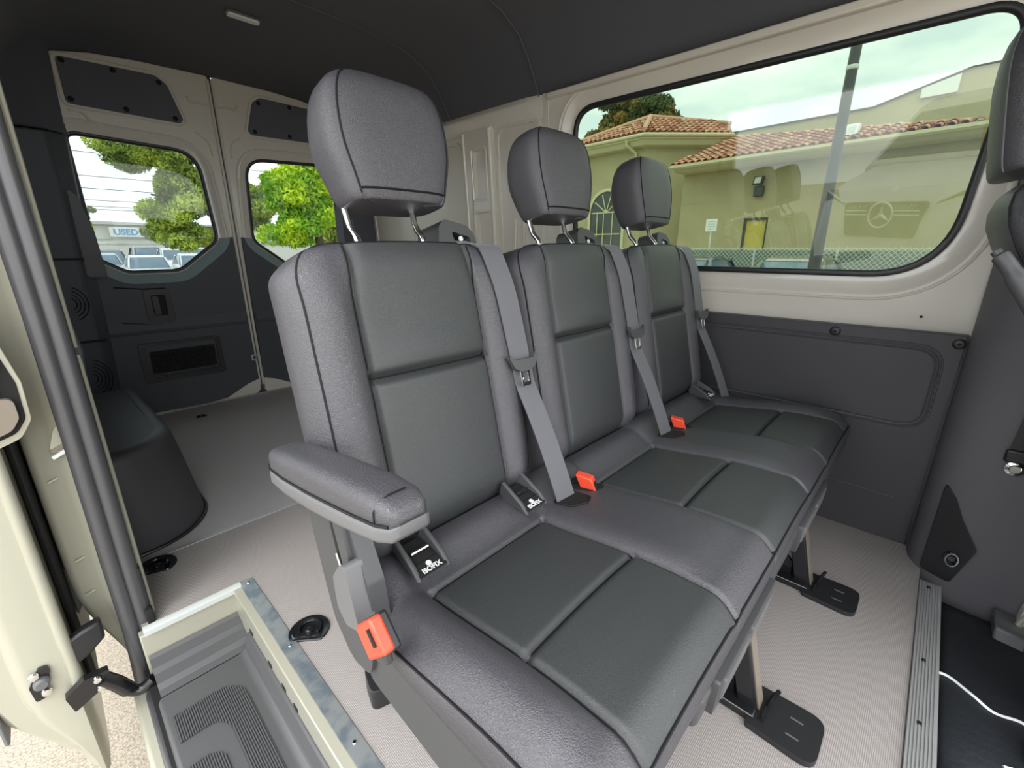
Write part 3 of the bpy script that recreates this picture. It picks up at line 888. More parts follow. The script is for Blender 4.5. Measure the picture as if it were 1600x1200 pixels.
MB().prism(round_poly([(-0.118, -0.02), (-0.098, 0.02), (-0.088, 0.12), (-0.10, 0.16), (-0.128, 0.10)], 0.01, 4), [], lambda a, b, d: (a, 1.50 + d, b), 0.0, 0.02).build('trim_fin', 'grey_plastic', sdr, bevel=0.004)
MB().box(-0.275, -0.266, DY + 0.03, 1.9, -0.16, -0.02).build('outer_moulding', 'grey_plastic', sdr, bevel=0.006)
# guide catch low on the edge
cat_ = MB().prism(round_poly([(-0.205, -0.012), (-0.183, 0.028), (-0.168, 0.026), (-0.166, 0.012), (-0.185, -0.052), (-0.202, -0.054)], 0.005, 3), [], lambda a, b, d: (a, DY - d, b), 0.0, 0.008).build('guide_catch', 'black_metal', sdr, bevel=0.003)
MB().lathe([(0.0, 0.016), (0.010, 0.016), (0.014, 0.012), (0.015, 0.0)], (-0.184, DY - 0.006, -0.008), (0, -1, 0), 14).build('catch_pin', 'grey_plastic', cat_)
for x, z in ((-0.192, 0.014), (-0.182, -0.038)):
    MB().lathe([(0.0, 0.007), (0.008, 0.006), (0.010, 0.002)], (x, DY - 0.008, z), (0, -1, 0), 14).build('catch_screw', 'chrome', cat_)
# rubber bumper
bm_ = MB()
bm_.loft([[(-0.140, DY - 0.002 + 0.02 * c, 0.024 + 0.0 * c + a) for c, a in ((0, -0.045), (1, -0.045), (1, 0.03), (0, 0.03))],
          [(-0.100, DY - 0.002 + 0.03 * c, 0.034 + a) for c, a in ((0, -0.035), (1, -0.035), (1, 0.035), (0, 0.035))],
          [(-0.066, DY + 0.002 + 0.03 * c, 0.046 + a) for c, a in ((0, -0.022), (1, -0.022), (1, 0.028), (0, 0.028))]])
bm_.build('rubber_bumper', 'black_plastic', sdr, bevel=0.006)
# roller arm into the lower track
arm = MB().prism(round_poly([(-0.158, -0.062), (-0.122, -0.038), (-0.078, -0.040), (-0.078, -0.074), (-0.115, -0.092), (-0.150, -0.110)], 0.004, 3), [], lambda a, b, d: (a, 1.30 - d, b), 0.0, 0.02).build('roller_bracket', 'black_metal', sdr, bevel=0.003)
for x, z in ((-0.100, -0.050), (-0.098, -0.076)):
    MB().lathe([(0.0, 0.007), (0.007, 0.006), (0.009, 0.0)], (x, 1.278, z), (0, -1, 0), 14).build('bracket_bolt', 'chrome', arm)
MB().tube(bezier([(-0.092, 1.285, -0.060), (-0.072, 1.285, -0.092), (-0.052, 1.283, -0.132), (-0.032, 1.28, -0.142), (-0.006, 1.275, -0.126)], 6), [0.017] * 12 + [0.014] * 13, 10).build('roller_arm', 'black_metal', sdr)
# latch housing higher up
lh = MB().prism(round_poly([(-0.20, 0.53), (-0.105, 0.565), (-0.083, 0.60), (-0.080, 0.68), (-0.105, 0.83), (-0.20, 0.85)], [0.02, 0.03, 0.03, 0.03, 0.03, 0.02], 5), [], lambda a, b, d: (a + 0.018, 1.312 - d, b), -0.02, 0.0).build('latch_rim', 'paint_darkened', sdr, bevel=0.004)
MB().prism(round_poly([(-0.20, 0.545), (-0.108, 0.578), (-0.090, 0.606), (-0.088, 0.68), (-0.112, 0.81), (-0.20, 0.83)], [0.02, 0.03, 0.03, 0.03, 0.03, 0.02], 5), [], lambda a, b, d: (a + 0.018, 1.312 - d, b), 0.0, 0.002).build('latch_gasket', 'deep_black', lh)
lc = MB().prism(round_poly([(-0.20, 0.556), (-0.112, 0.588), (-0.098, 0.612), (-0.098, 0.655), (-0.20, 0.650)], [0.01, 0.03, 0.02, 0.015, 0.01], 5), [], lambda a, b, d: (a + 0.018, 1.312 - d, b), 0.0, 0.016).build('latch_cover', 'latch_tan', lh, bevel=0.003)
MB().prism(round_poly([(-0.20, 0.700), (-0.106, 0.712), (-0.115, 0.795), (-0.20, 0.81)], [0.01, 0.01, 0.02, 0.01], 5), [], lambda a, b, d: (a + 0.018, 1.312 - d, b), 0.0, 0.016).build('latch_cover', 'latch_tan', lh, bevel=0.003)
MB().prism(rrect(-0.155, -0.118, 0.660, 0.698, 0.004), [], lambda a, b, d: (a + 0.018, 1.312 - d, b), 0.0, 0.010).build('latch_catch', 'grey_plastic', lh, bevel=0.003)
MB().lathe([(0.0, 0.020), (0.006, 0.020), (0.007, 0.014)], (-0.118, 1.312, 0.626), (0, -1, 0), 16).build('lock_screw', 'white_print', lh)

# ================================================================== THREE-SEAT BENCH
bench = thing('bench_seat', 'three-seat black leather bench seat with headrests and one armrest', 'bench seat', (0.97, 0.45, 0))
SB = Vector((0, 0.580, 0.435))
ST = Vector((0, 0.115, 0.515)).normalized()
SN = Vector((0, -ST.z, ST.y))
SL = 0.528
CEN = (0.478, 0.968, 1.458)

def seat_pt(cx, u, s, d):
    return Vector((cx + u, 0, 0)) + SB + ST * s + SN * d

UI = 0.130
SG = 0.305
def back_w(s):
    w = 0.210 - 0.012 * sm((0.12 - s) / 0.12)
    r = 0.065
    if s > SL - r:
        t = min(1, (s - (SL - r)) / r)
        w -= r * 0.75 * (1 - sqrt(max(0, 1 - t * t)))
    return w

def back_d(u, s):
    w = back_w(s)
    a = abs(u)
    d = 0.013 * sm((a - UI) / 0.035) * sm((0.52 - s) / 0.10)       # bolsters stand proud
    e = max(0.0, (a - (w - 0.040)) / 0.040)
    d -= 0.018 * e * e
    d += 0.010 * (1 - (u / UI) ** 2) * (1 if a < UI else 0) * sm(s / 0.08)
    ue = UI - 0.008 * sm((s - 0.42) / 0.1)
    d -= 0.010 * exp(-((a - ue) / 0.0055) ** 2)
    if a < UI + 0.006:
        d -= 0.016 * exp(-((s - SG) / 0.008) ** 2) * sm((UI + 0.006 - a) / 0.01)
        d += 0.006 * exp(-((s - SG - 0.035) / 0.03) ** 2) * (1 - (a / UI) ** 2)
    if s > SL - 0.05:
        t = (s - (SL - 0.05)) / 0.05
        d -= 0.012 * t * t
    if s < 0.05:
        d -= 0.03 * min(1.6, ((0.05 - s) / 0.05) ** 2)
    return d

def frange(a, b, n): return [a + (b - a) * i / (n - 1) for i in range(n)]

def make_back(cx, idx):
    # front grid columns in fraction of half width so that they follow the outline
    us = sorted(set([round(x, 5) for x in frange(-0.118, 0.118, 19)] + [s_ * (UI + k * 0.0022) for s_ in (-1, 1) for k in range(-4, 5)]))
    outer_f = [0.06, 0.14, 0.24, 0.36, 0.48, 0.60, 0.70, 0.78, 0.85, 0.91, 0.96, 1.0]
    ss = sorted(set([-0.06, -0.04, -0.02] + frange(0.0, 0.05, 5) + frange(0.05, 0.27, 14) + [SG + k * 0.004 for k in range(-7, 8)] + frange(0.34, SL - 0.08, 11) + frange(SL - 0.08, SL, 12)))
    TH = 0.115
    rows_v = []
    for s in ss:
        w = back_w(s)
        e0 = UI + 0.0088
        row = [(-lerp(e0, w, f)) for f in reversed(outer_f)] + us + [lerp(e0, w, f) for f in outer_f]
        rows_v.append(row)
    nf = len(rows_v[0])
    main = MB(); ins = {0: ([], {}), 1: ([], {})}
    vs = []; loops = []
    for i, s in enumerate(ss):
        row = rows_v[i]
        w = back_w(s)
        pts = [seat_pt(cx, u, s, back_d(u, s)) for u in row]
        t = sm((s - (SL - 0.05)) / 0.05)
        bulge = 0.020 * (1 - t)
        side = [(w + bulge * 0.55, -0.018), (w + bulge * 0.95, -0.045), (w + bulge, -0.075), (w + bulge * 0.4, -TH + 0.01 + 0.01 * t), (w - 0.03, -TH + 0.012 * t)]
        de = back_d(w, s)
        rs__ = [seat_pt(cx, u, s, d + de * 0.3) for u, d in side]
        ls__ = [seat_pt(cx, -u, s, d + de * 0.3) for u, d in reversed(side)]
        loops.append(pts + rs__ + ls__)
    n = len(loops[0])
    fs_main = []; fs_up = []; fs_lo = []
    for i in range(len(loops) - 1):
        for j in range(n):
            k = (j + 1) % n
            f = (i * n + j, i * n + k, (i + 1) * n + k, (i + 1) * n + j)
            if j < nf - 1:
                um = (rows_v[i][j] + rows_v[i][j + 1]) / 2
                if abs(um) < UI:
                    (fs_up if (ss[i] + ss[i + 1]) / 2 > SG else fs_lo).append(f)
                    continue
            fs_main.append(f)
    fs_main.append(tuple(reversed(range(n))))
    fs_main.append(tuple(range((len(loops) - 1) * n, len(loops) * n)))
    allv = [p for l in loops for p in l]
    def sub(fs, name, m, parent, label=None):
        used = sorted({i for f in fs for i in f})
        mp = {v: k for k, v in enumerate(used)}
        b = MB(); b.add([allv[v] for v in used], [tuple(mp[i] for i in f) for f in fs])
        return b.build(name, m, parent, angle=70, label=label)
    lab = ['backrest nearest the door opening', 'middle backrest', 'backrest nearest the wall'][idx]
    back = sub(fs_main, 'backrest', 'leather', bench, lab)
    sub(fs_up, 'upper_back_panel', 'leather_insert', back)
    sub(fs_lo, 'lower_back_panel', 'leather_insert', back)
    # piping around the front edge
    path = [seat_pt(cx, -back_w(s) , s, back_d(back_w(s), s) - 0.001) for s in frange(0.03, SL, 40)]
    path += [seat_pt(cx, u, SL + 0.001, back_d(u, SL) - 0.002) for u in frange(-back_w(SL) * 0.96, back_w(SL) * 0.96, 20)]
    path += [seat_pt(cx, back_w(s), s, back_d(back_w(s), s) - 0.001) for s in reversed(frange(0.03, SL, 40))]
    MB().tube(path, 0.0022, 6).build('edge_piping', 'piping', back)
    # stitched seam lines of the inserts
    for sg_ in (-1, 1):
        MB().tube([seat_pt(cx, sg_ * UI, s, back_d(UI, s) + 0.0008) for s in frange(0.02, SL - 0.004, 34)], 0.0016, 5).build('insert_seam', 'piping', back)
    MB().tube([seat_pt(cx, u, SG, back_d(u, SG) + 0.0008) for u in frange(-UI, UI, 24)], 0.0018, 5).build('cross_seam', 'piping', back)
    # rear shell
    sh = MB()
    sh.loft([[seat_pt(cx, -0.17, s, -0.112), seat_pt(cx, 0.17, s, -0.112), seat_pt(cx, 0.16, s, -0.128), seat_pt(cx, -0.16, s, -0.128)] for s in (0.0, 0.48)])
    sh.build('rear_shell', 'black_plastic', back, bevel=0.004)
    return back

def make_headrest(cx, idx):
    H0 = SL + 0.074; HH = 0.205
    rows_ = []
    N = 40
    def dims(t):                               # t 0 bottom .. 1 top
        w = 0.102 + 0.022 * sm(t / 0.5) - 0.012 * sm((t - 0.6) / 0.4)
        df = 0.045 + 0.006 * sin(pi * t)       # forward half depth
        db = 0.062 + 0.022 * sin(pi * min(1, t * 1.05))
        return w, df, db
    def sup(a, p): 
        return math.copysign(abs(a) ** p, a)
    tl = [0, 0.006, 0.02, 0.045, 0.08, 0.13, 0.2, 0.3, 0.4, 0.5, 0.6, 0.7, 0.78, 0.85, 0.90, 0.94, 0.97, 0.988, 0.997, 1.0]
    front = lambda t: -0.012 + 0.020 * t
    loops = []
    for t in tl:
        w, df, db = dims(t)
        if t < 0.13:
            k = 0.90 + 0.10 * sqrt(max(0, 1 - (1 - t / 0.13) ** 2))
        elif t > 0.70:
            q = (t - 0.70) / 0.30
            k = max(0.02, max(0.0, 1 - q ** 3.6) ** (1 / 2.2))
        else:
            k = 1.0
        kd = 0.55 + 0.45 * k if t > 0.7 else k
        lp = []
        for j in range(N):
            a = 2 * pi * j / N
            x = sup(cos(a), 0.50) * w * (0.55 + 0.45 * k if t > 0.7 else k)
            y = sup(sin(a), 0.58)
            d = (df if y > 0 else db) * y * kd
            lp.append(seat_pt(cx + 0.011, x, H0 + HH * t, -0.045 + 0.01 * (t - 0.5) + d))
        loops.append(lp)
    lab = ['headrest on the backrest nearest the door', 'middle headrest', 'headrest nearest the wall'][idx]
    b = MB(); b.loft(loops)
    hr = b.build('headrest', 'leather', bench, angle=80, label=lab)
    # seams down the front edges and along the lower front edge
    jj = {}
    for sg_, j in ((-1, int(N * 0.5) - 5), (1, 5)):
        pth = [loops[i][j] + (loops[i][j] - seat_pt(cx, 0, H0 + HH * tl[i], -0.045)).normalized() * 0.0004 for i in range(3, 18)]
        MB().tube(pth, 0.0016, 6).build('headrest_seam', 'piping', hr)
    MB().tube([loops[4][j] + SN * 0.0006 for j in range(5, int(N * 0.5) - 4)], 0.0020, 6).build('headrest_seam', 'piping', hr)
    for sg_, j in ((-1, int(N * 0.5) - 5), (1, 5)):
        MB().tube([loops[4][j], loops[2][j], loops[1][j], lerp(loops[0][j], seat_pt(cx, 0, H0, -0.05), 0.35)], 0.0020, 6).build('headrest_seam', 'leather', hr)
    for sg_ in (-1, 1):
        MB().tube(bezier([seat_pt(cx, sg_ * 0.070 - 0.006, SL - 0.02, -0.055), seat_pt(cx, sg_ * 0.070 - 0.006, SL + 0.018, -0.056), seat_pt(cx, sg_ * 0.070 - 0.006, SL + 0.045, -0.072), seat_pt(cx, sg_ * 0.070 - 0.006, SL + 0.10, -0.082)], 6), 0.0062, 12).build('headrest_post', 'chrome', hr)
        MB().lathe([(0.0, 0.008), (0.010, 0.008), (0.0165, 0.006), (0.017, -0.012)], seat_pt(cx, sg_ * 0.070 - 0.006, SL, -0.055), ST, 16).build('post_collar', 'dark_plastic', hr)
    return hr

for i, cx in enumerate(CEN):
    make_back(cx, i)
    make_headrest(cx, i)

# ---- bench cushion
X0, X1, Y0, Y1 = 0.243, 1.715, 0.122, 0.600
CI = 0.142
INS_F, INS_R, CRS = 0.122, 0.500, 0.295
def cush_z(x, y):
    z = 0.402 + 0.034 * sm((0.55 - y) / 0.34)
    z += 0.030 * sm((y - 0.505) / 0.07)                      # roll at the back
    z -= 0.030 * max(0, (0.165 - y) / 0.043) ** 2            # front edge rolls down
    ex = min(x - X0, X1 - x)
    if ex < 0.05:
        z -= 0.030 * ((0.05 - ex) / 0.05) ** 2
    # insert shaping
    best = min(abs(x - c) for c in CEN)
    z += 0.012 * sm((best - CI) / 0.03) * sm((y - 0.15) / 0.08) * (1 if True else 0)
    yy = y
    if yy < INS_R + 0.01:
        z -= 0.008 * exp(-((best - CI) / 0.005) ** 2) * sm((INS_R + 0.01 - yy) / 0.01)
    if best < CI + 0.004:
        z -= 0.009 * exp(-((y - CRS) / 0.006) ** 2)
        z -= 0.007 * exp(-((y - INS_R) / 0.005) ** 2)
        z += 0.006 * (1 - (best / CI) ** 2) * sm((INS_R - y) / 0.05)
    return z

xs = set()
for c in CEN:
    xs |= {round(c + s_ * (CI + k * 0.0028), 5) for s_ in (-1, 1) for k in range(-4, 5)}
    xs |= {round(v, 5) for v in frange(c - CI + 0.014, c + CI - 0.014, 13)}
xs |= {round(v, 5) for v in frange(X0, X0 + 0.08, 12)} | {round(v, 5) for v in frange(X1 - 0.095, X1, 12)}
for a, b in ((CEN[0], CEN[1]), (CEN[1], CEN[2])):
    xs |= {round(v, 5) for v in frange(a + CI + 0.014, b - CI - 0.014, 12)}
xs = sorted(xs)
ys = sorted({round(v, 5) for v in frange(Y0, 0.17, 9)} | {round(v, 5) for v in frange(0.17, 0.27, 8)} | {round(CRS + k * 0.003, 5) for k in range(-6, 7)} | {round(v, 5) for v in frange(0.32, 0.48, 11)} | {round(INS_R + k * 0.0025, 5) for k in range(-5, 6)} | {round(v, 5) for v in frange(0.52, Y1, 9)})
nx, ny = len(xs), len(ys)
cv_ = [(x, y, cush_z(x, y)) for y in ys for x in xs]
groups = {'main': [], 0: [], 1: [], 2: []}
front_ins = {0: [], 1: [], 2: []}
for j in range(ny - 1):
    for i in range(nx - 1):
        f = (j * nx + i, j * nx + i + 1, (j + 1) * nx + i + 1, (j + 1) * nx + i)
        xm = (xs[i] + xs[i + 1]) / 2; ym = (ys[j] + ys[j + 1]) / 2
        key = 'main'
        for q, c in enumerate(CEN):
            if abs(xm - c) < CI and ym < INS_R:
                key = q
        if key == 'main':
            groups['main'].append(f)
        elif ym < CRS:
            front_ins[key].append(f)
        else:
            groups[key].append(f)
# boxing around the sides
per = [(i, 0) for i in range(nx)] + [(nx - 1, j) for j in range(1, ny)] + [(i, ny - 1) for i in range(nx - 2, -1, -1)] + [(0, j) for j in range(ny - 2, 0, -1)]
base_n = len(cv_)
extra = []
depths = [(0.004, 0.010), (0.006, 0.028), (0.002, 0.048), (-0.010, 0.060)]
for (out, dz) in depths:
    for (i, j) in per:
        x, y = xs[i], ys[j]
        z = cush_z(x, y)
        ox = -out if i == 0 else (out if i == nx - 1 else 0)
        oy = -out if j == 0 else (out if j == ny - 1 else 0)
        zz = z - dz
        zz = lerp(zz, 0.405 - dz, min(1, dz / 0.05))
        extra.append((x + ox, y + oy, zz))
np_ = len(per)
allv = cv_ + extra
fsk = []
for k in range(np_):
    a, b = per[k], per[(k + 1) % np_]
    ia, ib = a[1] * nx + a[0], b[1] * nx + b[0]
    fsk.append((ia, ib, base_n + (k + 1) % np_, base_n + k))
for l in range(len(depths) - 1):
    for k in range(np_):
        o0 = base_n + l * np_; o1 = base_n + (l + 1) * np_
        k2 = (k + 1) % np_
        fsk.append((o0 + k, o0 + k2, o1 + k2, o1 + k))
fsk.append(tuple(base_n + (len(depths) - 1) * np_ + k for k in range(np_)))
def sub2(fs, name, m, parent, label=None):
    used = sorted({i for f in fs for i in f})
    mp = {v: k for k, v in enumerate(used)}
    b = MB(); b.add([allv[v] for v in used], [tuple(mp[i] for i in f) for f in fs])
    return b.build(name, m, parent, angle=70, label=label)
cush = sub2(groups['main'] + fsk, 'seat_cushion', 'leather', bench)
for q in range(3):
    sub2(groups[q], 'seat_insert', 'leather_insert', cush)
    sub2(front_ins[q], 'front_seat_insert', 'leather_insert', cush)
    c = CEN[q]
    for s_ in (-1, 1):
        MB().tube([(c + s_ * CI, y, cush_z(c + s_ * CI, y) + 0.0008) for y in frange(Y0 + 0.002, INS_R, 30)], 0.0016, 5).build('insert_seam', 'piping', cush)
    MB().tube([(x, CRS, cush_z(x, CRS) + 0.0008) for x in frange(c - CI, c + CI, 20)], 0.0016, 5).build('cross_seam', 'piping', cush)
    MB().tube([(x, INS_R, cush_z(x, INS_R) + 0.0006) for x in frange(c - CI, c + CI, 20)], 0.0011, 5).build('cross_seam', 'piping', cush)
pp_ = [(x, Y0 - 0.001, cush_z(x, Y0) - 0.001) for x in frange(X0, X1, 60)]
MB().tube([(X0 - 0.001, y, cush_z(X0, y) - 0.001) for y in frange(Y1 - 0.08, Y0, 30)] + pp_ + [(X1 + 0.001, y, cush_z(X1, y) - 0.001) for y in frange(Y0, Y1 - 0.08, 30)], 0.0022, 6).build('edge_piping', 'piping', cush)

# plastic under-tray with covers on the front
tray = MB().prism([(0.118, 0.352), (0.575, 0.352), (0.575, 0.27), (0.30, 0.25), (0.165, 0.275), (0.124, 0.298)], [], lambda a, b, d: (d, a, b), 0.50, 1.69).build('under_tray', 'dark_plastic', bench, bevel=0.006)
MB().prism([(0.150, 0.352), (0.575, 0.352), (0.575, 0.27), (0.30, 0.27), (0.165, 0.31)], [], lambda a, b, d: (d, a, b), 0.262, 0.50).build('under_tray', 'dark_plastic', bench, bevel=0.006)
for x0 in (0.535, 1.03):
    fp_ = MB().prism(round_poly([(x0, 0.362), (x0 + 0.285, 0.362), (x0 + 0.285, 0.300), (x0 + 0.03, 0.285), (x0 + 0.005, 0.292)], 0.008, 3), [], lambda a, b, d: (a, 0.122 - d + (0.36 - b) * 0.08, b), 0.0, 0.012).build('front_tray_panel', 'dark_plastic', bench, bevel=0.004)
    for k in range(2):
        MB().prism(rrect(x0 + 0.022 + k * 0.125, x0 + 0.135 + k * 0.125, 0.311, 0.352, 0.005), [], lambda a, b, d: (a, 0.110 - d + (0.36 - b) * 0.08, b), 0.0, 0.004).build('tray_cover', 'grey_plastic', fp_, bevel=0.002)

# legs with floor plates
for xl in (0.865, 1.360, 0.40):
    lg = MB()
    lg.loft([[(xl + a, y + b, z) for a, b in ((-0.020, 0), (0.020, 0), (0.020, 0.04), (-0.020, 0.04))] for y, z in ((0.098, 0.012), (0.165, 0.29))])
    leg = lg.build('leg', 'black_metal', bench, bevel=0.004)
    MB().prism([(0.15, 0.012), (0.60, 0.012), (0.60, 0.29), (0.42, 0.29), (0.15, 0.06)], [], lambda a, b, d: (d, a, b), xl - 0.006, xl + 0.006).build('leg_web', 'black_metal', leg, bevel=0.002)
    MB().box(xl - 0.040, xl + 0.040, 0.10, 0.66, 0.0, 0.020).build('floor_rail', 'black_metal', leg, bevel=0.003)
    if xl > 0.5:
        MB().prism(round_poly([(xl - 0.055, 0.112), (xl + 0.055, 0.112), (xl + 0.060, -0.012), (xl - 0.060, -0.012)], [0.008, 0.008, 0.030, 0.030], 6), [], lambda a, b, d: (a, b, d), 0.0, 0.013).build('foot_plate', 'black_plastic', leg, bevel=0.005)
        for k in range(2):
            MB().box(xl - 0.025 + k * 0.042, xl - 0.022 + k * 0.042, 0.022, 0.045, 0.012, 0.0142).build('plate_slot', 'grey_plastic', leg, smooth=False)
        MB().tube([(xl - 0.035, 0.086, 0.020), (xl + 0.03, 0.083, 0.020), (xl + 0.03, 0.074, 0.048)], 0.0045, 8).build('release_bar', 'black_metal', leg)
        MB().loft([[(xl + a, y + b, z) for a, b in ((-0.010, -0.0025), (0.019, -0.0025), (0.019, 0.001), (-0.010, 0.001))] for y, z in ((0.0985, 0.014), (0.1645, 0.287))]).build('leg_face', 'latch_tan', leg, smooth=False)
MB().prism(round_poly([(0.30, 0.69), (0.40, 0.66), (0.40, 0.72), (0.32, 0.76)], 0.015, 4), [], lambda a, b, d: (a, b, d), 0.0, 0.05).build('rear_foot', 'black_plastic', bench, bevel=0.006)

# recliner cover on the near side
rcv = MB()
rp2 = round_poly([(0.690, 0.60), (0.702, 0.50), (0.678, 0.40), (0.655, 0.32), (0.60, 0.268), (0.54, 0.280), (0.505, 0.395), (0.515, 0.47), (0.575, 0.60)], [0.03, 0.04, 0.05, 0.05, 0.04, 0.03, 0.03, 0.03, 0.03], 5)
rcv.prism(rp2, [], lambda a, b, d: (d, a, b), 0.238, 0.266)
rcov = rcv.build('recliner_cover', 'dark_plastic', bench, bevel=0.008, seg=3)
MB().prism(round_poly([(0.572, 0.59), (0.602, 0.59), (0.545, 0.40), (0.520, 0.40)], 0.008, 3), [], lambda a, b, d: (d, a, b), 0.229, 0.244).build('cover_rib', 'dark_plastic', rcov, bevel=0.004)
MB().prism(round_poly([(0.612, 0.565), (0.620, 0.565), (0.598, 0.47), (0.588, 0.47)], 0.002, 2), [], lambda a, b, d: (d, a, b), 0.235, 0.240).build('lever_slot', 'deep_black', rcov)
MB().prism(round_poly([(0.532, 0.512), (0.550, 0.500), (0.575, 0.468), (0.572, 0.415), (0.548, 0.395), (0.505, 0.412)], [0.01, 0.01, 0.015, 0.015, 0.012, 0.008], 5), [], lambda a, b, d: (d, a, b), 0.214, 0.242).build('recliner_lever', 'grey_plastic', rcov, bevel=0.006, seg=3)
MB().tube([(0.232, 0.590, 0.492), (0.230, 0.575, 0.476)], 0.0035, 6).build('lever_pin', 'chrome', rcov)
# skirt below the near edge
MB().prism(round_poly([(0.56, 0.385), (0.12, 0.385), (0.13, 0.29), (0.30, 0.235), (0.56, 0.255)], 0.02, 4), [], lambda a, b, d: (d, a, b), 0.246, 0.262).build('side_skirt', 'dark_plastic', bench, bevel=0.005)

# red buckle on the near side
def buckle(c, ax, ay, az, name='buckle', small=False):
    c = Vector(c); ax = Vector(ax).normalized(); ay = Vector(ay).normalized(); az = Vector(az).normalized()
    w, l, t = (0.015, 0.028, 0.011)
    o = MB().obox(c, ax * w, ay * l, az * t).build(name, 'black_plastic', bench, bevel=0.004)
    MB().obox(c + ax * 0.0 + ay * 0.002 + az * 0.0025, ax * (w - 0.0015), ay * (l - 0.002), az * (t)).build('release_button', 'red_plastic', o, bevel=0.003, label='red release button')
    MB().obox(c + ax * (w - 0.004) + ay * 0.002 + az * (t + 0.002), ax * 0.0025, ay * 0.014, az * 0.001).build('tongue_slot', 'deep_black', o)
    return o
uu = Vector((0, -0.70, -0.714)); vv = Vector((0, -0.714, 0.70))
bk_o = MB().obox((0.221, 0.452, 0.444), Vector((0.008, 0, 0)), uu * 0.026, vv * 0.031).build('buckle', 'black_plastic', bench, bevel=0.004)
MB().obox((0.210, 0.450, 0.447), Vector((0.009, 0, 0)), uu * 0.0245, vv * 0.0305).build('release_button', 'red_plastic', bk_o, bevel=0.004, label='red release button')
MB().obox(Vector((0.2005, 0.450, 0.447)) + vv * 0.018 - uu * 0.002, Vector((0.002, 0, 0)), uu * 0.012, vv * 0.004).build('tongue_slot', 'deep_black', bk_o)
MB().obox((0.224, 0.462, 0.410), (0.007, 0, 0), (0, 0.014, -0.006), (0, 0.006, 0.022)).build('buckle_stalk', 'dark_plastic', bk_o, bevel=0.004)

# armrest
ar = MB()
def arm_loop(y, zt, zb, xa, xb, r):
    return [(x, y, z) for x, z in round_poly([(xa, zb), (xb, zb), (xb, zt), (xa, zt)], r, 5)]
av = [(0.706, 0.628, 0.618, 0.200, 0.228, 0.003), (0.703, 0.640, 0.606, 0.193, 0.236, 0.010), (0.685, 0.650, 0.600, 0.187, 0.241, 0.014), (0.63, 0.661, 0.604, 0.185, 0.244, 0.017), (0.54, 0.676, 0.618, 0.184, 0.245, 0.018), (0.46, 0.688, 0.634, 0.184, 0.245, 0.018), (0.405, 0.695, 0.647, 0.184, 0.245, 0.018), (0.370, 0.696, 0.655, 0.186, 0.243, 0.016), (0.352, 0.690, 0.662, 0.192, 0.238, 0.011), (0.346, 0.683, 0.670, 0.200, 0.230, 0.004)]
ar.loft([arm_loop(*a) for a in av])
arm_o = ar.build('armrest', 'leather', bench, angle=70, label='padded armrest on the side nearest the door')
ab = MB()
ab.loft([arm_loop(y + (0.004 if i == 0 else (-0.003 if i >= 8 else 0)), lerp(zb, zt, 0.34), zb - 0.008, xa - 0.002, xb + 0.001, r * 0.5) for i, (y, zt, zb, xa, xb, r) in enumerate(av)])
ab.build('armrest_base', 'grey_plastic', arm_o, angle=60)
MB().tube([(xa - 0.001, y, lerp(zb, zt, 0.34) + 0.001) for (y, zt, zb, xa, xb, r) in av[1:-1]], 0.0018, 6).build('armrest_seam', 'piping', arm_o)
MB().tube([(0.1855, 0.370, 0.668), (0.1860, 0.370, 0.684), (0.193, 0.370, 0.693), (0.205, 0.370, 0.6965), (0.225, 0.370, 0.6965)], 0.0012, 5).build('armrest_seam', 'piping', arm_o)
MB().lathe([(0.0, 0.012), (0.018, 0.010), (0.02, -0.03)], (0.25, 0.67, 0.628), (-1, 0, 0), 20).build('armrest_pivot', 'dark_plastic', arm_o)

# isofix pockets
def isofix(x, y, rear, text, w=0.034):
    z = 0.437
    o = MB().loft([[(x + sx * w, y - 0.038, z - 0.010), (x + sx * w, y - 0.020, z + 0.010), (x + sx * w * 0.95, y + 0.035, z + 0.038), (x + sx * w * 0.95, y + 0.045, z + 0.01), (x + sx * w * 0.7, y + 0.040, z - 0.01)] for sx in (-1, -0.72)]).build('isofix_bezel', 'dark_plastic', bench, bevel=0.003)
    MB().loft([[(x + sx * w, y - 0.038, z - 0.010), (x + sx * w, y - 0.020, z + 0.010), (x + sx * w * 0.95, y + 0.035, z + 0.038), (x + sx * w * 0.95, y + 0.045, z + 0.01), (x + sx * w * 0.7, y + 0.040, z - 0.01)] for sx in (0.72, 1)]).build('bezel_side', 'dark_plastic', o, bevel=0.003)
    MB().add([(x - w * 0.8, y - 0.036, z - 0.004), (x + w * 0.8, y - 0.036, z - 0.004), (x + w * 0.8, y - 0.012, z + 0.004), (x - w * 0.8, y - 0.012, z + 0.004)], [(0, 1, 2, 3)]).build('isofix_label', 'deep_black', o, smooth=False)
    MB().obox((x, y + 0.014, z + 0.006), (w * 0.8, 0, 0), (0, 0.024, 0.004), (0, -0.001, 0.003)).build('pocket', 'deep_black', o)
    MB().tube([(x - w * 0.5, y + 0.006, z + 0.014), (x + w * 0.5, y + 0.006, z + 0.014)], 0.003, 8).build('anchor_bar', 'chrome', o)
    ang = math.atan2(0.008, 0.024)
    mtx = Matrix.Translation((x, y - 0.029, z - 0.0005)) @ Matrix.Rotation(ang, 4, 'X')
    if text:
        text_mesh('isofix_lettering', 'ISOFIX', 0.0125, 'white_print', o, mtx, 0.0002, 0.0003)
        ic = MB()
        ic.lathe([(0.0, 0.0004), (0.005, 0.0003), (0.0052, 0)], (x, y - 0.0195, z + 0.0025), (0, -sin(ang), cos(ang)), 14)
        ic.build('child_seat_symbol', 'white_print', o)
isofix(0.352, 0.545, 0, True)
isofix(0.612, 0.545, 0, True)
isofix(1.585, 0.545, 0, True)

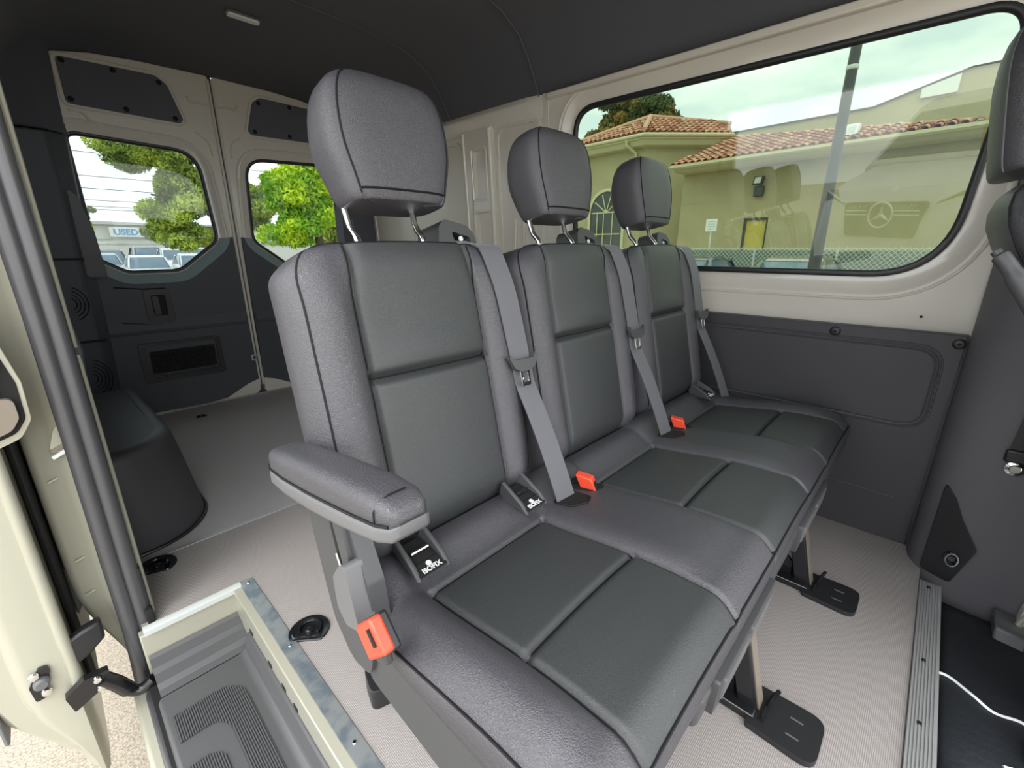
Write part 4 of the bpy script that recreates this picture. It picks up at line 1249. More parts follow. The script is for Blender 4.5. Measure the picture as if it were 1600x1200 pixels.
# ---- belts
def make_belt(cx, idx):
    def fp(u, s, extra=0.006):
        return seat_pt(cx, u, s, max(back_d(u, s), back_d(u - 0.02, s)) + extra)
    top = [seat_pt(cx, 0.172, SL + 0.026, -0.092), seat_pt(cx, 0.176, SL + 0.012, -0.060), seat_pt(cx, 0.180, SL + 0.004, -0.026), seat_pt(cx, 0.183, SL - 0.010, 0.000)]
    mid = [fp(lerp(0.186, 0.212, t), lerp(SL - 0.05, 0.225, t), 0.007) for t in frange(0, 1, 9)]
    slot_p = Vector((cx + 0.222, 0.496, 0.405))
    low = [lerp(mid[-1], slot_p, t) - Vector((0, 0.006 * sin(pi * t), 0)) for t in (0.18, 0.36, 0.54, 0.72, 0.88, 1.0)]
    pth = bezier(top + mid + low, 3)
    nrm = []
    for i in range(len(pth)):
        t = (pth[min(i + 1, len(pth) - 1)] - pth[max(i - 1, 0)]).normalized()
        nrm.append(t.cross(Vector((1, 0, 0))).normalized())
    b = MB()
    b.ribbon(pth, [Vector((1, -0.10, 0))] * len(pth), 0.054, 0.0018, nrm)
    lab = ['seat belt on the backrest nearest the door', 'seat belt on the middle backrest', 'seat belt on the backrest nearest the wall'][idx]
    belt = b.build('seat_belt', 'belt', bench, angle=60, label=lab)
    c = fp(0.202, 0.275, 0.012)
    ux = Vector((1, -0.1, 0)).normalized(); up_ = ST; nn = SN
    sl_ = MB()
    outl = round_poly([(-0.040, 0.012), (-0.028, -0.012), (-0.012, -0.020), (0.012, -0.020), (0.028, -0.012), (0.040, 0.012), (0.034, 0.018), (0.026, 0.006), (-0.026, 0.006), (-0.034, 0.018)], 0.004, 3)
    sl_.prism(outl, [], lambda a, b_, d: c + ux * a + up_ * b_ + nn * d, 0.0, 0.010)
    tg = sl_.build('tongue_grip', 'dark_plastic', belt, bevel=0.003)
    tp = MB()
    tp.prism(round_poly([(-0.0135, -0.015), (0.0135, -0.015), (0.012, -0.052), (-0.012, -0.052)], 0.004, 4), [rrect(-0.007, 0.007, -0.044, -0.022, 0.002, 3)], lambda a, b_, d: c + ux * a + up_ * b_ + nn * d, 0.003, 0.006)
    tp.build('tongue', 'chrome', belt, bevel=0.001, label='chrome buckle tongue')
    # guide housing behind the top of the backrest
    g = MB()
    gp = round_poly([(0.105, -0.03), (0.120, 0.050), (0.135, 0.066), (0.195, 0.055), (0.215, 0.036), (0.225, -0.03)], [0.005, 0.02, 0.02, 0.02, 0.02, 0.005], 5)
    hole = round_poly([(0.150, 0.042), (0.200, 0.030), (0.202, 0.006), (0.160, 0.012)], 0.006, 3)
    g.prism(gp, [hole], lambda a, b_, d: seat_pt(cx, a, SL + b_, d), -0.150, -0.072)
    gh = g.build('belt_guide', 'dark_plastic', bench, bevel=0.007, seg=3)
    MB().prism(hole, [], lambda a, b_, d: seat_pt(cx, a, SL + b_, d), -0.12, -0.10).build('guide_mouth', 'deep_black', gh)
    MB().lathe([(0.0, 0.004), (0.005, 0.003), (0.006, 0.0)], seat_pt(cx, 0.182, SL + 0.028, -0.082), SN, 10).build('guide_stud', 'white_print', gh)
    # slot in the cushion
    if idx < 2:
        zc = cush_z(cx + 0.22, 0.48)
        so_ = MB().prism(round_poly([(cx + 0.190, 0.512), (cx + 0.252, 0.510), (cx + 0.258, 0.462), (cx + 0.232, 0.452), (cx + 0.20, 0.470)], 0.008, 4), [], lambda a, b_, d: (a, b_, cush_z(a, b_) + d), -0.004, 0.0025).build('belt_slot', 'deep_black', bench, smooth=False)
        MB().tube([(a, b_, cush_z(a, b_) + 0.002) for a, b_ in round_poly([(cx + 0.190, 0.512), (cx + 0.252, 0.510), (cx + 0.258, 0.462), (cx + 0.232, 0.452), (cx + 0.20, 0.470)], 0.008, 4)], 0.0022, 6, closed=True).build('slot_edge', 'piping', so_)
        # red buckle beside it
        bx = cx + 0.292; by = 0.500; bz = cush_z(bx, by)
        h_ = MB().prism(round_poly([(bx - 0.028, by + 0.030), (bx + 0.006, by + 0.034), (bx + 0.034, by - 0.026), (bx + 0.018, by - 0.040), (bx - 0.012, by - 0.022)], 0.010, 4), [], lambda a, b_, d: (a, b_, cush_z(a, b_) + d), -0.004, 0.0022).build('buckle_slot', 'deep_black', bench, smooth=False)
        bb = MB().obox((bx + 0.002, by - 0.004, bz + 0.012), Vector((0.011, 0.004, 0)), Vector((0.006, -0.020, -0.002)), Vector((-0.004, 0.006, 0.017))).build('buckle', 'black_plastic', bench, bevel=0.003)
        MB().obox((bx + 0.001, by - 0.005, bz + 0.014), Vector((0.0118, 0.0043, 0)), Vector((0.0055, -0.0185, -0.002)), Vector((-0.004, 0.006, 0.018))).build('release_button', 'red_plastic', bb, bevel=0.003, label='red release button')
for i, cx in enumerate(CEN):
    make_belt(cx, i)

# ================================================================== FRONT SEAT (edge of frame)
fs_ = thing('driver_seat', 'black leather driver seat at the right edge with headrest and curved grey side handle', 'seat', (1.40, -0.45, -0.08))
FX = 1.40
def fp_(x, s, d):                             # s up the back, d rearwards
    t = Vector((0, 0.22, 0.975)).normalized(); nn = Vector((0, 0.975, -0.22)).normalized()
    return Vector((x, -0.255, 0.42)) + t * s + nn * d
fbk = MB()
loops = []
rear_c = [(0.40, -0.36), (0.50, -0.315), (0.60, -0.27), (0.70, -0.22), (0.78, -0.172), (0.85, -0.126), (0.90, -0.088), (0.94, -0.064), (0.98, -0.046), (1.01, -0.042), (1.035, -0.048), (1.052, -0.064), (1.060, -0.085)]
for i, (z, yr) in enumerate(rear_c):
    q = max(0.0, (z - 0.98) / 0.08)
    w = 0.225 - 0.09 * q * q
    th = 0.145 - 0.075 * q * q
    lp = []
    for k in range(28):
        a = 2 * pi * k / 28
        x = math.copysign(abs(cos(a)) ** 0.55, cos(a)) * w
        y = math.copysign(abs(sin(a)) ** 0.7, sin(a)) * th / 2
        lp.append(Vector((FX + x, yr - th / 2 + y, z)))
    loops.append(lp)
fbk.loft(loops)
fbo = fbk.build('backrest', 'leather', fs_, angle=70)
MB().tube([loops[i][11] for i in range(1, 13)], 0.002, 6).build('edge_piping', 'piping', fbo)
fh = MB(); loops = []
tl2 = [0, 0.01, 0.04, 0.10, 0.2, 0.35, 0.5, 0.65, 0.78, 0.88, 0.94, 0.98, 1.0]
for t in tl2:
    k = 0.86 + 0.14 * sqrt(max(0, 1 - (1 - min(1, t / 0.10)) ** 2))
    if t > 0.5:
        q = (t - 0.5) / 0.5
        k = max(0.03, max(0.0, 1 - q ** 2.6) ** 0.5)
    lp = []
    for j in range(32):
        a = 2 * pi * j / 32
        x = math.copysign(abs(cos(a)) ** 0.6, cos(a)) * (0.135 * (0.35 + 0.65 * k))
        y = math.copysign(abs(sin(a)) ** 0.75, sin(a)) * ((0.070 + 0.0 * t) if sin(a) > 0 else 0.055) * (0.25 + 0.75 * k)
        lp.append(fp_(FX + x, 0.685 + 0.265 * t, 0.012 - 0.015 * t + y))
    loops.append(lp)
fh.loft(loops)
fho = fh.build('headrest', 'leather', fs_, angle=80)
MB().tube([loops[i][12] for i in range(1, 13)], 0.0018, 6).build('headrest_seam', 'grey_plastic', fho)
for s_ in (-1, 1):
    MB().tube(bezier([fp_(FX + s_ * 0.06, 0.62, 0.0), fp_(FX + s_ * 0.06, 0.66, -0.004), fp_(FX + s_ * 0.06, 0.72, 0.0)], 5), 0.007, 12).build('headrest_post', 'chrome', fho)
    MB().lathe([(0.0065, 0.012), (0.020, 0.011), (0.022, 0.004), (0.02, -0.004)], fp_(FX + s_ * 0.06, 0.645, 0.0), (0, 0.22, 0.975), 18).build('post_collar', 'chrome', fho)
# grey moulded side handle of the seat
MB().tube(bezier([(1.17, -0.058, 0.935), (1.165, -0.075, 0.915), (1.16, -0.110, 0.865), (1.16, -0.150, 0.80), (1.16, -0.20, 0.70), (1.16, -0.26, 0.56)], 6), [0.008] * 3 + [0.013] * 6 + [0.016] * 22, 12).build('side_handle', 'dark_plastic', fs_)
MB().prism(round_poly([(-0.62, 0.40), (-0.25, 0.40), (-0.25, 0.52), (-0.60, 0.50)], 0.03, 5), [], lambda a, b, d: (d, a, b), FX - 0.24, FX + 0.20).build('seat_cushion', 'leather', fs_, bevel=0.02, seg=3)
MB().prism(round_poly([(-0.60, -0.08), (-0.40, -0.08), (-0.33, 0.40), (-0.60, 0.40)], 0.02, 4), [], lambda a, b, d: (d, a, b), FX - 0.20, FX + 0.17).build('seat_base', 'black_plastic', fs_, bevel=0.01)

# ================================================================== OUTSIDE
GZ = -0.72
grd = MB().box(-60, 90, -60, 110, GZ - 0.05, GZ).build('ground', 'asphalt', smooth=False)
struct(grd, 'tan speckled pavement outside the van', 'ground')

A_ = radians(5.0)
D1 = Vector((sin(A_), cos(A_), 0)); NN = Vector((cos(A_), -sin(A_), 0))
P0 = Vector((21.6, 5.675, 0))
def bw(s, z, off=0.0):
    p = P0 + D1 * s + NN * off
    return Vector((p.x, p.y, z))

bld = thing('stucco_building', 'tan stucco building with terracotta tile roof behind the fence', 'building', (24, 6, GZ))
bw_wall = MB()
door_h = [(0.10, GZ), (0.10, 2.18), (1.08, 2.18), (1.08, GZ)]
bw_wall.prism([(-14, GZ), (0.10, GZ), (0.10, 2.18), (1.08, 2.18), (1.08, GZ), (4.08, GZ), (4.08, 4.40), (-14, 4.40)], [], lambda a, b, d: bw(a, b, d), 0.0, 0.35)
bw_o = bw_wall.build('main_wall', 'stucco', bld, smooth=False)
MB().prism([(-14, 2.94), (4.08, 2.94), (4.08, 2.915), (-14, 2.915)], [], lambda a, b, d: bw(a, b, d), -0.012, 0.01).build('wall_joint', 'stucco', bw_o, smooth=False)
dr = MB().prism([(0.18, GZ), (0.18, 2.10), (1.00, 2.10), (1.00, GZ)], [], lambda a, b, d: bw(a, b, d), 0.12, 0.18).build('wall_door', 'yellow_door', bld, smooth=False, label='mustard yellow metal door')
MB().prism([(0.10, GZ), (0.10, 2.18), (1.08, 2.18), (1.08, GZ), (1.00, GZ), (1.00, 2.10), (0.18, 2.10), (0.18, GZ)], [], lambda a, b, d: bw(a, b, d), 0.03, 0.20).build('door_frame', 'pole_metal', dr, smooth=False)
# eave, soffit and gutter of the main roof
ev = MB()
ev.loft([[bw(s, 4.44, -1.12), bw(s, 4.36, -1.10), bw(s, 4.32, -1.02), bw(s, 4.24, -0.90), bw(s, 4.20, -0.75), bw(s, 4.20, 0.1), bw(s, 4.44, 0.1)] for s in (-14, 4.05)])
evo = ev.build('eave', 'fascia', bld, angle=25)
MB().loft([[bw(s, 4.46, -1.13), bw(s, 4.34, -1.16), bw(s, 4.30, -1.22), bw(s, 4.36, -1.30), bw(s, 4.46, -1.30)] for s in (-14, 4.1)]).build('gutter', 'fascia', evo, angle=25)

# upper parapet wall behind the tiles
MB().prism([(10, 4.3), (10, 7.62), (-0.7, 7.60), (-4.0, 8.48), (-16, 8.42), (-16, 4.3)], [], lambda a, b, d: bw(a, b, d), 9.0, 9.4).build('upper_wall', 'stucco', bld, smooth=False)
MB().prism([(10, 7.62), (10, 7.68), (-0.7, 7.66), (-4.0, 8.54), (-16, 8.48), (-16, 8.42), (-4.0, 8.48), (-0.7, 7.60)], [], lambda a, b, d: bw(a, b, d), 8.9, 9.5).build('coping', 'pole_metal', bld, smooth=False)

# tiles
def tile_mesh(name, m):
    mb = MB(); loops = []
    for (y, r, z) in ((0.0, 0.125, 0.03), (0.46, 0.100, 0.0)):
        outer = [(r * cos(a), y, r * 0.85 * sin(a) + z) for a in [pi * k / 6 for k in range(7)]]
        inner = [((r - 0.02) * cos(a), y, (r - 0.02) * 0.85 * sin(a) + z) for a in [pi * k / 6 for k in range(6, -1, -1)]]
        loops.append(outer + inner)
    mb.loft(loops, True, True)
    return mb.mesh(name, m, True, 40)
tile_meshes = [tile_mesh('roof_tile', 'terracotta'), tile_mesh('roof_tile', 'terracotta_pale'), tile_mesh('roof_tile', 'terracotta_dark')]
rest = MB()
def roof_face(origin, along, upslope, n_cols, rows_fn, pitch=0.30, budget=[300]):
    along = along.normalized(); upslope = upslope.normalized()
    nrm = along.cross(upslope).normalized()
    if nrm.z < 0:
        nrm = -nrm
    ax = upslope.cross(nrm)
    base = Matrix((ax, upslope, nrm)).transposed().to_4x4()
    for c in range(n_cols):
        for r in range(rows_fn(c)):
            p = origin + along * (c + 0.5) * pitch + upslope * (r * 0.40 + random.uniform(-0.015, 0.015)) + nrm * 0.02
            mt = Matrix.Translation(p) @ base
            k = random.choices([0, 1, 2], [0.5, 0.28, 0.22])[0]
            if budget[0] > 0:
                o = bpy.data.objects.new('roof_tile', tile_meshes[k])
                col.objects.link(o)
                o.parent = roof_o
                o.matrix_parent_inverse = Matrix.Identity(4)
                o.matrix_basis = mt
                budget[0] -= 1
            else:
                me = tile_meshes[0]
                off = len(rest.v)
                rest.v += [tuple(mt @ v.co) for v in me.vertices]
                rest.f += [tuple(i + off for i in p_.vertices) for p_ in me.polygons]
# roof deck objects: parent in bench frame of the building
def deck(pts, name='roof_deck', th=0.06):
    b = MB(); n_ = len(pts)
    pts = [Vector(p) for p in pts]
    low = [p - Vector((0, 0, th)) for p in pts]
    b.loft([low, pts])
    return b.build(name, 'terracotta_dark', bld, smooth=False)
def off_r(s): return max(-0.9, -0.89 + (s + 5.58) * 0.498)
SLP = 0.36
RZ = 4.42
roof_o = deck([bw(-14, RZ, -1.25), bw(4.1, RZ, -1.25), bw(3.6, RZ + SLP * (off_r(3.6) + 1.25), off_r(3.6)), bw(-5.5, RZ + SLP * (off_r(-5.5) + 1.25), off_r(-5.5)), bw(-14, RZ + SLP * 0.4, -0.85)])
upv = (NN + Vector((0, 0, SLP))).normalized()
def rows_main(c):
    s = 4.1 - (c + 0.5) * 0.30
    lim = (off_r(s) + 1.25) / 0.94
    if s > 3.6:
        lim *= max(0.12, (4.1 - s) / 0.5)
    return max(1, int(round(lim / 0.40)))
# the nearest 34 columns as single tiles; nearest to the viewer first
roof_face(bw(4.1, RZ, -1.28), -D1, upv, 36, rows_main, budget=[300])
# low cap along the top of the main roof
MB().tube([bw(s, RZ + 0.02 + SLP * (off_r(s) + 1.25), off_r(s)) for s in frange(3.6, -5.5, 12)], 0.09, 8).build('ridge_cap', 'terracotta', roof_o)

# left wing with chamfered corner
c1 = Vector((22.0, 12.0, 6.35)); rE = Vector((25.0, 8.85, 6.26)); lE = c1 + D1 * 5.2; lE.z = 6.36
pk = Vector((24.3, 12.95, 7.5)); rk = Vector((28.0, 10.1, 7.35))
def inset(p, d): 
    return Vector((p.x + d * 0.9, p.y + d * 0.12, p.z))
wing = MB()
w_pts = [c1 + Vector((0.75, 0.25, 0)), rE + Vector((0.55, 0.55, 0)), Vector((29, 12, 0)), lE + Vector((6, 0, 0)), lE + Vector((0.75, 0.1, 0))]
wing.loft([[Vector((p.x, p.y, GZ)) for p in w_pts], [Vector((p.x, p.y, 6.0)) for p in w_pts]])
wingo = wing.build('wing_wall', 'stucco', bld, smooth=False)
we = MB()
def eave_loop(a, din):                     # a corner point and its inward direction
    d = Vector(din)
    return [Vector((a.x, a.y, 6.32)), Vector((a.x, a.y, 6.10)), a + d * 0.12 - Vector((0, 0, a.z - 6.06)), a + d * 0.3 - Vector((0, 0, a.z - 5.86)), a + d * 0.85 - Vector((0, 0, a.z - 5.82)), a + d * 0.85 - Vector((0, 0, a.z - 6.32))]
we.loft([eave_loop(lE, (0.95, -0.1, 0)), eave_loop(c1, (0.95, 0.25, 0)), eave_loop(rE, (0.6, 0.75, 0))])
weo = we.build('wing_eave', 'fascia', bld, angle=25)
MB().tube([lE - Vector((0.06, 0, 0.10)), c1 - Vector((0.07, 0.05, 0.10)), rE - Vector((0.05, 0.08, 0.02))], 0.085, 8).build('gutter', 'fascia', weo)
MB().tube([c1 + D1 * 1.0 + Vector((0.0, 0, -0.15)), c1 + D1 * 1.0 + Vector((0.05, 0, -0.40)), c1 + D1 * 0.75 + Vector((0.60, 0, -0.75)), c1 + D1 * 0.75 + Vector((0.68, 0, -1.2)), c1 + D1 * 0.75 + Vector((0.68, 0, -4.0))], 0.08, 8).build('downpipe', 'fascia', bld)
roof_main = roof_o
roof_o = deck([lE, c1, pk])
e_l = (c1 - lE); L_l = e_l.length
u_l = ((pk - lE) - e_l.normalized() * (pk - lE).dot(e_l.normalized())).normalized()
h_l = (pk - lE).dot(u_l); f_l = (pk - lE).dot(e_l.normalized())
def rows_l(c):
    s = (c + 0.5) * 0.3
    lim = h_l * (s / f_l) if s < f_l else h_l * max(0, (L_l - s) / max(0.01, L_l - f_l))
    return max(1, int(lim / 0.40 + 0.5))
roof_face(lE.copy(), e_l, u_l, int(L_l / 0.3), rows_l, budget=[300])
roof_o = deck([c1, rE, rk, pk])
e_r = (rE - c1); L_r = e_r.length
u_r = ((pk - c1) - e_r.normalized() * (pk - c1).dot(e_r.normalized())).normalized()
def rows_r(c):
    s = (c + 0.5) * 0.3
    f0 = (pk - c1).dot(e_r.normalized()); h0 = (pk - c1).dot(u_r)
    lim = h0 * (s / f0) if s < f0 else h0
    return max(1, int(lim / 0.40 + 0.5))
roof_face(c1.copy(), e_r, u_r, int(L_r / 0.3), rows_r, budget=[300])
MB().tube([lE + Vector((0, 0, 0.1)), pk + Vector((0, 0, 0.12)), rk + Vector((0, 0, 0.12))], 0.11, 8).build('ridge_cap', 'terracotta_pale', roof_o)
MB().tube([c1 + Vector((0, 0, 0.14)), pk + Vector((0, 0, 0.12))], 0.12, 8).build('hip_cap', 'terracotta_pale', roof_o)
if rest.v:
    tag(rest.build('more_roof_tiles', 'terracotta', roof_main), kind='stuff')

# arched window on the wing
aw_c = bw(8.95, 2.8, 0.0)
wf = Vector(w_pts[0]); wdir = D1
def awp(a, z, d): 
    p = wf + D1 * a - NN * d
    return Vector((p.x, p.y, z))
ray_d = Vector((1.0, 0.700, 0))
AS = 2.2
arc = [(AS + 1.1 * cos(t), 2.85 + 1.1 * sin(t)) for t in [pi * k / 14 for k in range(15)]]
arc_out = [(AS + 1.26 * cos(t), 2.85 + 1.26 * sin(t)) for t in [pi * k / 14 for k in range(15)]]
awin = MB().prism(arc + [(AS - 1.1, 0.0), (AS + 1.1, 0.0)], [], lambda a, b, d: awp(a, b, d), -0.03, 0.03).build('arched_window', 'dark_glass', bld, smooth=False)
MB().prism(arc_out + [(AS - 1.26, 0.0), (AS + 1.26, 0.0)], [arc + [(AS - 1.1, 0.01), (AS + 1.1, 0.01)]], lambda a, b, d: awp(a, b, d), 0.0, 0.09).build('arch_frame', 'fascia', awin, smooth=False)
for t in (radians(a) for a in (36, 72, 108, 144)):
    MB().tube([awp(AS, 2.85, 0.05), awp(AS + cos(t), 2.85 + sin(t), 0.05)], 0.035, 6).build('mullion', 'fascia', awin)
for z in (2.85, 1.7, 0.8):
    MB().tube([awp(AS - 1, z, 0.05), awp(AS + 1, z, 0.05)], 0.04, 6).build('mullion', 'fascia', awin)
for a in (-0.45, 0.15, 0.6):
    MB().tube([awp(AS + a, 0, 0.05), awp(AS + a, 2.85, 0.05)], 0.035, 6).build('mullion', 'fascia', awin)

# wall lamp, roof vent, pale panel
lmp = thing('wall_light', 'dark floodlight box with pale lens on the stucco wall above the yellow door', 'wall light', bw(0.62, 3.0, -0.1))
MB().prism([(0.45, 3.45), (0.80, 3.45), (0.80, 3.78), (0.45, 3.78)], [], lambda a, b, d: bw(a, b, -d - (3.78 - b) * 0.5), 0.05, 0.22).build('lamp_head', 'pole_metal', lmp, smooth=False)
MB().prism([(0.50, 3.50), (0.75, 3.50), (0.75, 3.74), (0.50, 3.74)], [], lambda a, b, d: bw(a, b, -d - (3.78 - b) * 0.5), 0.22, 0.25).build('lens', 'sign_white', lmp, smooth=False)
MB().prism([(0.42, 3.02), (0.78, 3.02), (0.78, 3.40), (0.42, 3.40)], [], lambda a, b, d: bw(a, b, -d), 0.0, 0.20).build('ballast_box', 'pole_metal', lmp, bevel=0.02)
rv = thing('roof_vent', 'small white vent box on the terracotta tile roof', 'vent', bw(-2.4, 4.8, -0.5))
MB().prism([(-2.58, 4.72), (-2.20, 4.72), (-2.20, 5.10), (-2.58, 5.10)], [], lambda a, b, d: bw(a, b, -d + (b - 4.7) * 0.6), 0.50, 0.80).build('vent_box', 'sign_white', rv, bevel=0.02)
MB().prism([(-2.52, 4.79), (-2.26, 4.79), (-2.26, 5.02), (-2.52, 5.02)], [], lambda a, b, d: bw(a, b, -d + (b - 4.7) * 0.6), 0.79, 0.82).build('vent_grille', 'lamp_lens', rv, smooth=False)
pb = thing('wall_reflection', 'pale rectangular board built as a solid panel high on the upper stucco wall', 'reflection', bw(-3.2, 7.0, 8.9))  # solid panel standing in for a pale reflection in the window glass
MB().prism([(-3.72, 7.62), (-2.44, 7.62), (-2.44, 8.02), (-3.72, 8.34)], [], lambda a, b, d: bw(a, b, d), 8.85, 8.98).build('reflection', 'sign_white', pb, bevel=0.02)

# small sign on a post
sg = thing('post_sign', 'small white sign on a thin post in front of the stucco wall', 'sign', bw(2.4, GZ, -3.0))
def sgp(q): return Vector(q)
spx = Vector((0.5 * 21.6 + 3.0, 0, 0))
SX, SY = 16.5, 6.15
MB().tube([(SX, SY, GZ), (SX, SY, 1.86)], 0.03, 8).build('post', 'zinc', sg)
MB().obox((SX - 0.04, SY, 1.70), (0.012, 0, 0), (0, 0.19, 0), (0, 0, 0.20)).build('sign_plate', 'sign_white', sg, bevel=0.01)
for k, z in enumerate((1.82, 1.74, 1.66, 1.58)):
    MB().obox((SX - 0.054, SY, z), (0.002, 0, 0), (0, 0.12 - 0.01 * (k % 2), 0), (0, 0, 0.012)).build('print_line', 'lamp_lens', sg, smooth=False)

# lamp pole
pol = thing('lamp_pole', 'dark tapered lamp post standing between the van and the fence', 'lamp post', (8.2, 1.455, GZ))
MB().tube([(8.2, 1.455, GZ), (8.2, 1.455, 0.3), (8.2, 1.455, 2.0), (8.2, 1.455, 5.5)], [0.088, 0.086, 0.072, 0.055], 14).build('shaft', 'pole_metal', pol)
MB().lathe([(0.2, 0.0), (0.2, 0.03), (0.12, 0.05)], (8.2, 1.455, GZ), 'Z', 16).build('base_plate', 'pole_metal', pol)
MB().tube([(8.2, 1.455, 5.45), (7.6, 1.3, 5.55)], 0.04, 8).build('lamp_arm', 'pole_metal', pol)
MB().obox((7.4, 1.26, 5.55), (0.28, 0.05, 0), (-0.03, 0.14, 0), (0, 0, 0.05)).build('lamp_head', 'pole_metal', pol, bevel=0.02)
MB().lathe([(0.068, 0.0), (0.072, 0.005), (0.072, 0.05), (0.068, 0.055)], (8.2, 1.455, 3.24), 'Z', 14).build('band', 'zinc', pol)

# chain link fence
FXX = 15.0
fen = thing('chain_link_fence', 'chain-link fence with twisted wire top in front of the stucco building', 'fence', (FXX, 4, GZ))
FT = 0.94
for i in range(8):
    y = -1.9 + i * 2.05
    MB().tube([(FXX + 0.03, y, GZ), (FXX + 0.03, y, FT - 0.03)], 0.03, 8).build('post', 'zinc', fen)
wire = MB()
step = 0.12
ny_ = int(16.0 / step)
hgt = FT - 0.35
for i in range(-8, ny_):
    y0 = -2.6 + i * step
    wire.tube([(FXX, y0, FT - hgt), (FXX, y0 + hgt, FT + 0.015)], 0.008, 3)
    wire.tube([(FXX + 0.008, y0 + hgt, FT - hgt), (FXX + 0.008, y0, FT + 0.015)], 0.008, 3)
tag(wire.build('wire_mesh', 'zinc', fen, smooth=False), kind='stuff')
MB().tube([(FXX, -2.6, FT - 0.02), (FXX, 12.8, FT - 0.02)], 0.010, 5).build('top_wire', 'zinc', fen)
barb = MB()
for i in range(150):
    y = -2.5 + i * 0.10 + random.uniform(-0.02, 0.02)
    barb.tube([(FXX, y, FT - 0.01), (FXX + random.uniform(-0.01, 0.01), y + random.uniform(-0.02, 0.02), FT + random.uniform(0.015, 0.06))], 0.008, 3)
tag(barb.build('wire_ends', 'zinc', fen, smooth=False), kind='stuff')
MB().box(FXX + 0.08, FXX + 0.09, -2.6, 12.6, 0.0, FT - 0.06).build('privacy_screen', 'fence_slat', fen, smooth=False)

# ---- vehicles
def make_car(label, x, y, rot, paint, L=4.4, W=1.75, H=1.42, kind='car', group='cars parked in the lot'):
    t = thing('parked_car', label, 'car', (x, y, GZ), group=group)
    R_ = Matrix.Rotation(rot, 4, 'Z')
    def T(p): return Vector((x, y, GZ)) + R_ @ Vector(p)
    hw = W / 2
    # lower body sections along the length: (pos, z bottom, z top, half width)
    sec = [(-0.50, 0.42, 0.62, 0.70), (-0.485, 0.30, 0.78, 0.86), (-0.42, 0.25, 0.88, 0.96), (-0.25, 0.24, 0.93, 1.0), (0.0, 0.24, 0.93, 1.0), (0.2, 0.24, 0.90, 1.0), (0.34, 0.24, 0.84, 0.98), (0.45, 0.26, 0.76, 0.90), (0.49, 0.32, 0.66, 0.78), (0.50, 0.40, 0.58, 0.66)]
    k = H / 1.42
    b = MB()
    b.loft([[T((p * L, s * w * hw, z)) for s, z in ((-0.92, zb * k), (0.92, zb * k), (1, lerp(zb, zt, 0.35) * k), (0.97, lerp(zb, zt, 0.8) * k), (0.86, zt * k), (-0.86, zt * k), (-0.97, lerp(zb, zt, 0.8) * k), (-1, lerp(zb, zt, 0.35) * k))] for p, zb, zt, w in sec])
    b.build('body', paint, t, angle=45)
    g = MB()
    cab = [(-0.40, 0.88, 0.80), (-0.30, 1.22, 0.72), (-0.24, 1.36, 0.68), (-0.10, 1.42, 0.68), (0.05, 1.40, 0.68), (0.12, 1.32, 0.70), (0.25, 0.88, 0.80)]
    g.loft([[T((p * L, s * w2 * hw, zz * k)) for s, w2, zz in ((-1, 0.88, 0.84), (1, 0.88, 0.84), (1, w, z - 0.03), (0.93, w, z), (-0.93, w, z), (-1, w, z - 0.03))] for p, z, w in cab])
    g.build('windows', 'car_glass', t, angle=40)
    rf = MB()
    rf.loft([[T((p * L, s * hw * w2, zz * k)) for s, w2, zz in ((-1, 0.70, z - 0.05), (1, 0.70, z - 0.05), (0.9, 0.70, z + 0.015), (-0.9, 0.70, z + 0.015))] for p, z in ((-0.25, 1.34), (-0.12, 1.415), (0.05, 1.40), (0.11, 1.33))])
    rf.build('roof', paint, t, angle=45)
    for sx in (-1, 1):
        MB().tube([T((0.25 * L, sx * 0.80 * hw, 0.90 * k)), T((0.12 * L, sx * 0.69 * hw, 1.33 * k))], 0.035, 6).build('pillar', paint, t)
        MB().tube([T((-0.38 * L, sx * 0.80 * hw, 0.90 * k)), T((-0.25 * L, sx * 0.69 * hw, 1.33 * k))], 0.05, 6).build('pillar', paint, t)
        for px in (-0.30, 0.31):
            w_ = MB()
            c0 = T((px * L, sx * (hw - 0.20), 0.32)); axd = R_ @ Vector((0, sx, 0))
            w_.lathe([(0.0, 0.0), (0.30, 0.0), (0.32, 0.04), (0.32, 0.17), (0.29, 0.20), (0.20, 0.19), (0.0, 0.18)], c0, axd, 18)
            wo_ = w_.build('wheel', 'tyre', t, angle=40)
            MB().lathe([(0.0, 0.21), (0.18, 0.205), (0.19, 0.18)], c0, axd, 14).build('hub', 'car_silver', wo_)
        MB().obox(T((0.475 * L, sx * 0.60 * hw, 0.64 * k)), R_ @ Vector((0.05, 0, 0)), R_ @ Vector((0, 0.16, 0)), (0, 0, 0.06)).build('headlight', 'chrome', t, bevel=0.02)
    return t
make_car('dark car with bright windscreen below the long side window, nearest the lamp post', 11.95, 2.45, pi, 'car_tan', 4.3, 1.72, 1.47)
make_car('dark car just showing beside the far headrest, left of the bright windscreen', 12.2, 4.95, pi, 'car_dark', 4.4, 1.75, 1.45)
make_car('white sedan nearest the rear cargo door windows', 3.65, 26.0, radians(-94), 'car_white', 4.4, 1.8, 1.36)
make_car('silver car at the far left of the lot in the rear window', 2.55, 31.5, radians(-92), 'car_silver', 4.6, 1.85, 1.42)
make_car('tall dark SUV behind the white sedan', 5.75, 40.5, radians(-90), 'car_dark', 4.7, 1.9, 1.78)
make_car('dark estate car between the silver car and the tall dark SUV', 3.5, 38.0, radians(-90), 'car_dark', 4.6, 1.8, 1.58)
make_car('white SUV right of the tall dark SUV', 6.2, 34.0, radians(-92), 'car_white', 4.6, 1.9, 1.66)
make_car('white SUV furthest right in the first rear window', 8.4, 39.0, radians(-92), 'car_white', 4.6, 1.9, 1.72)
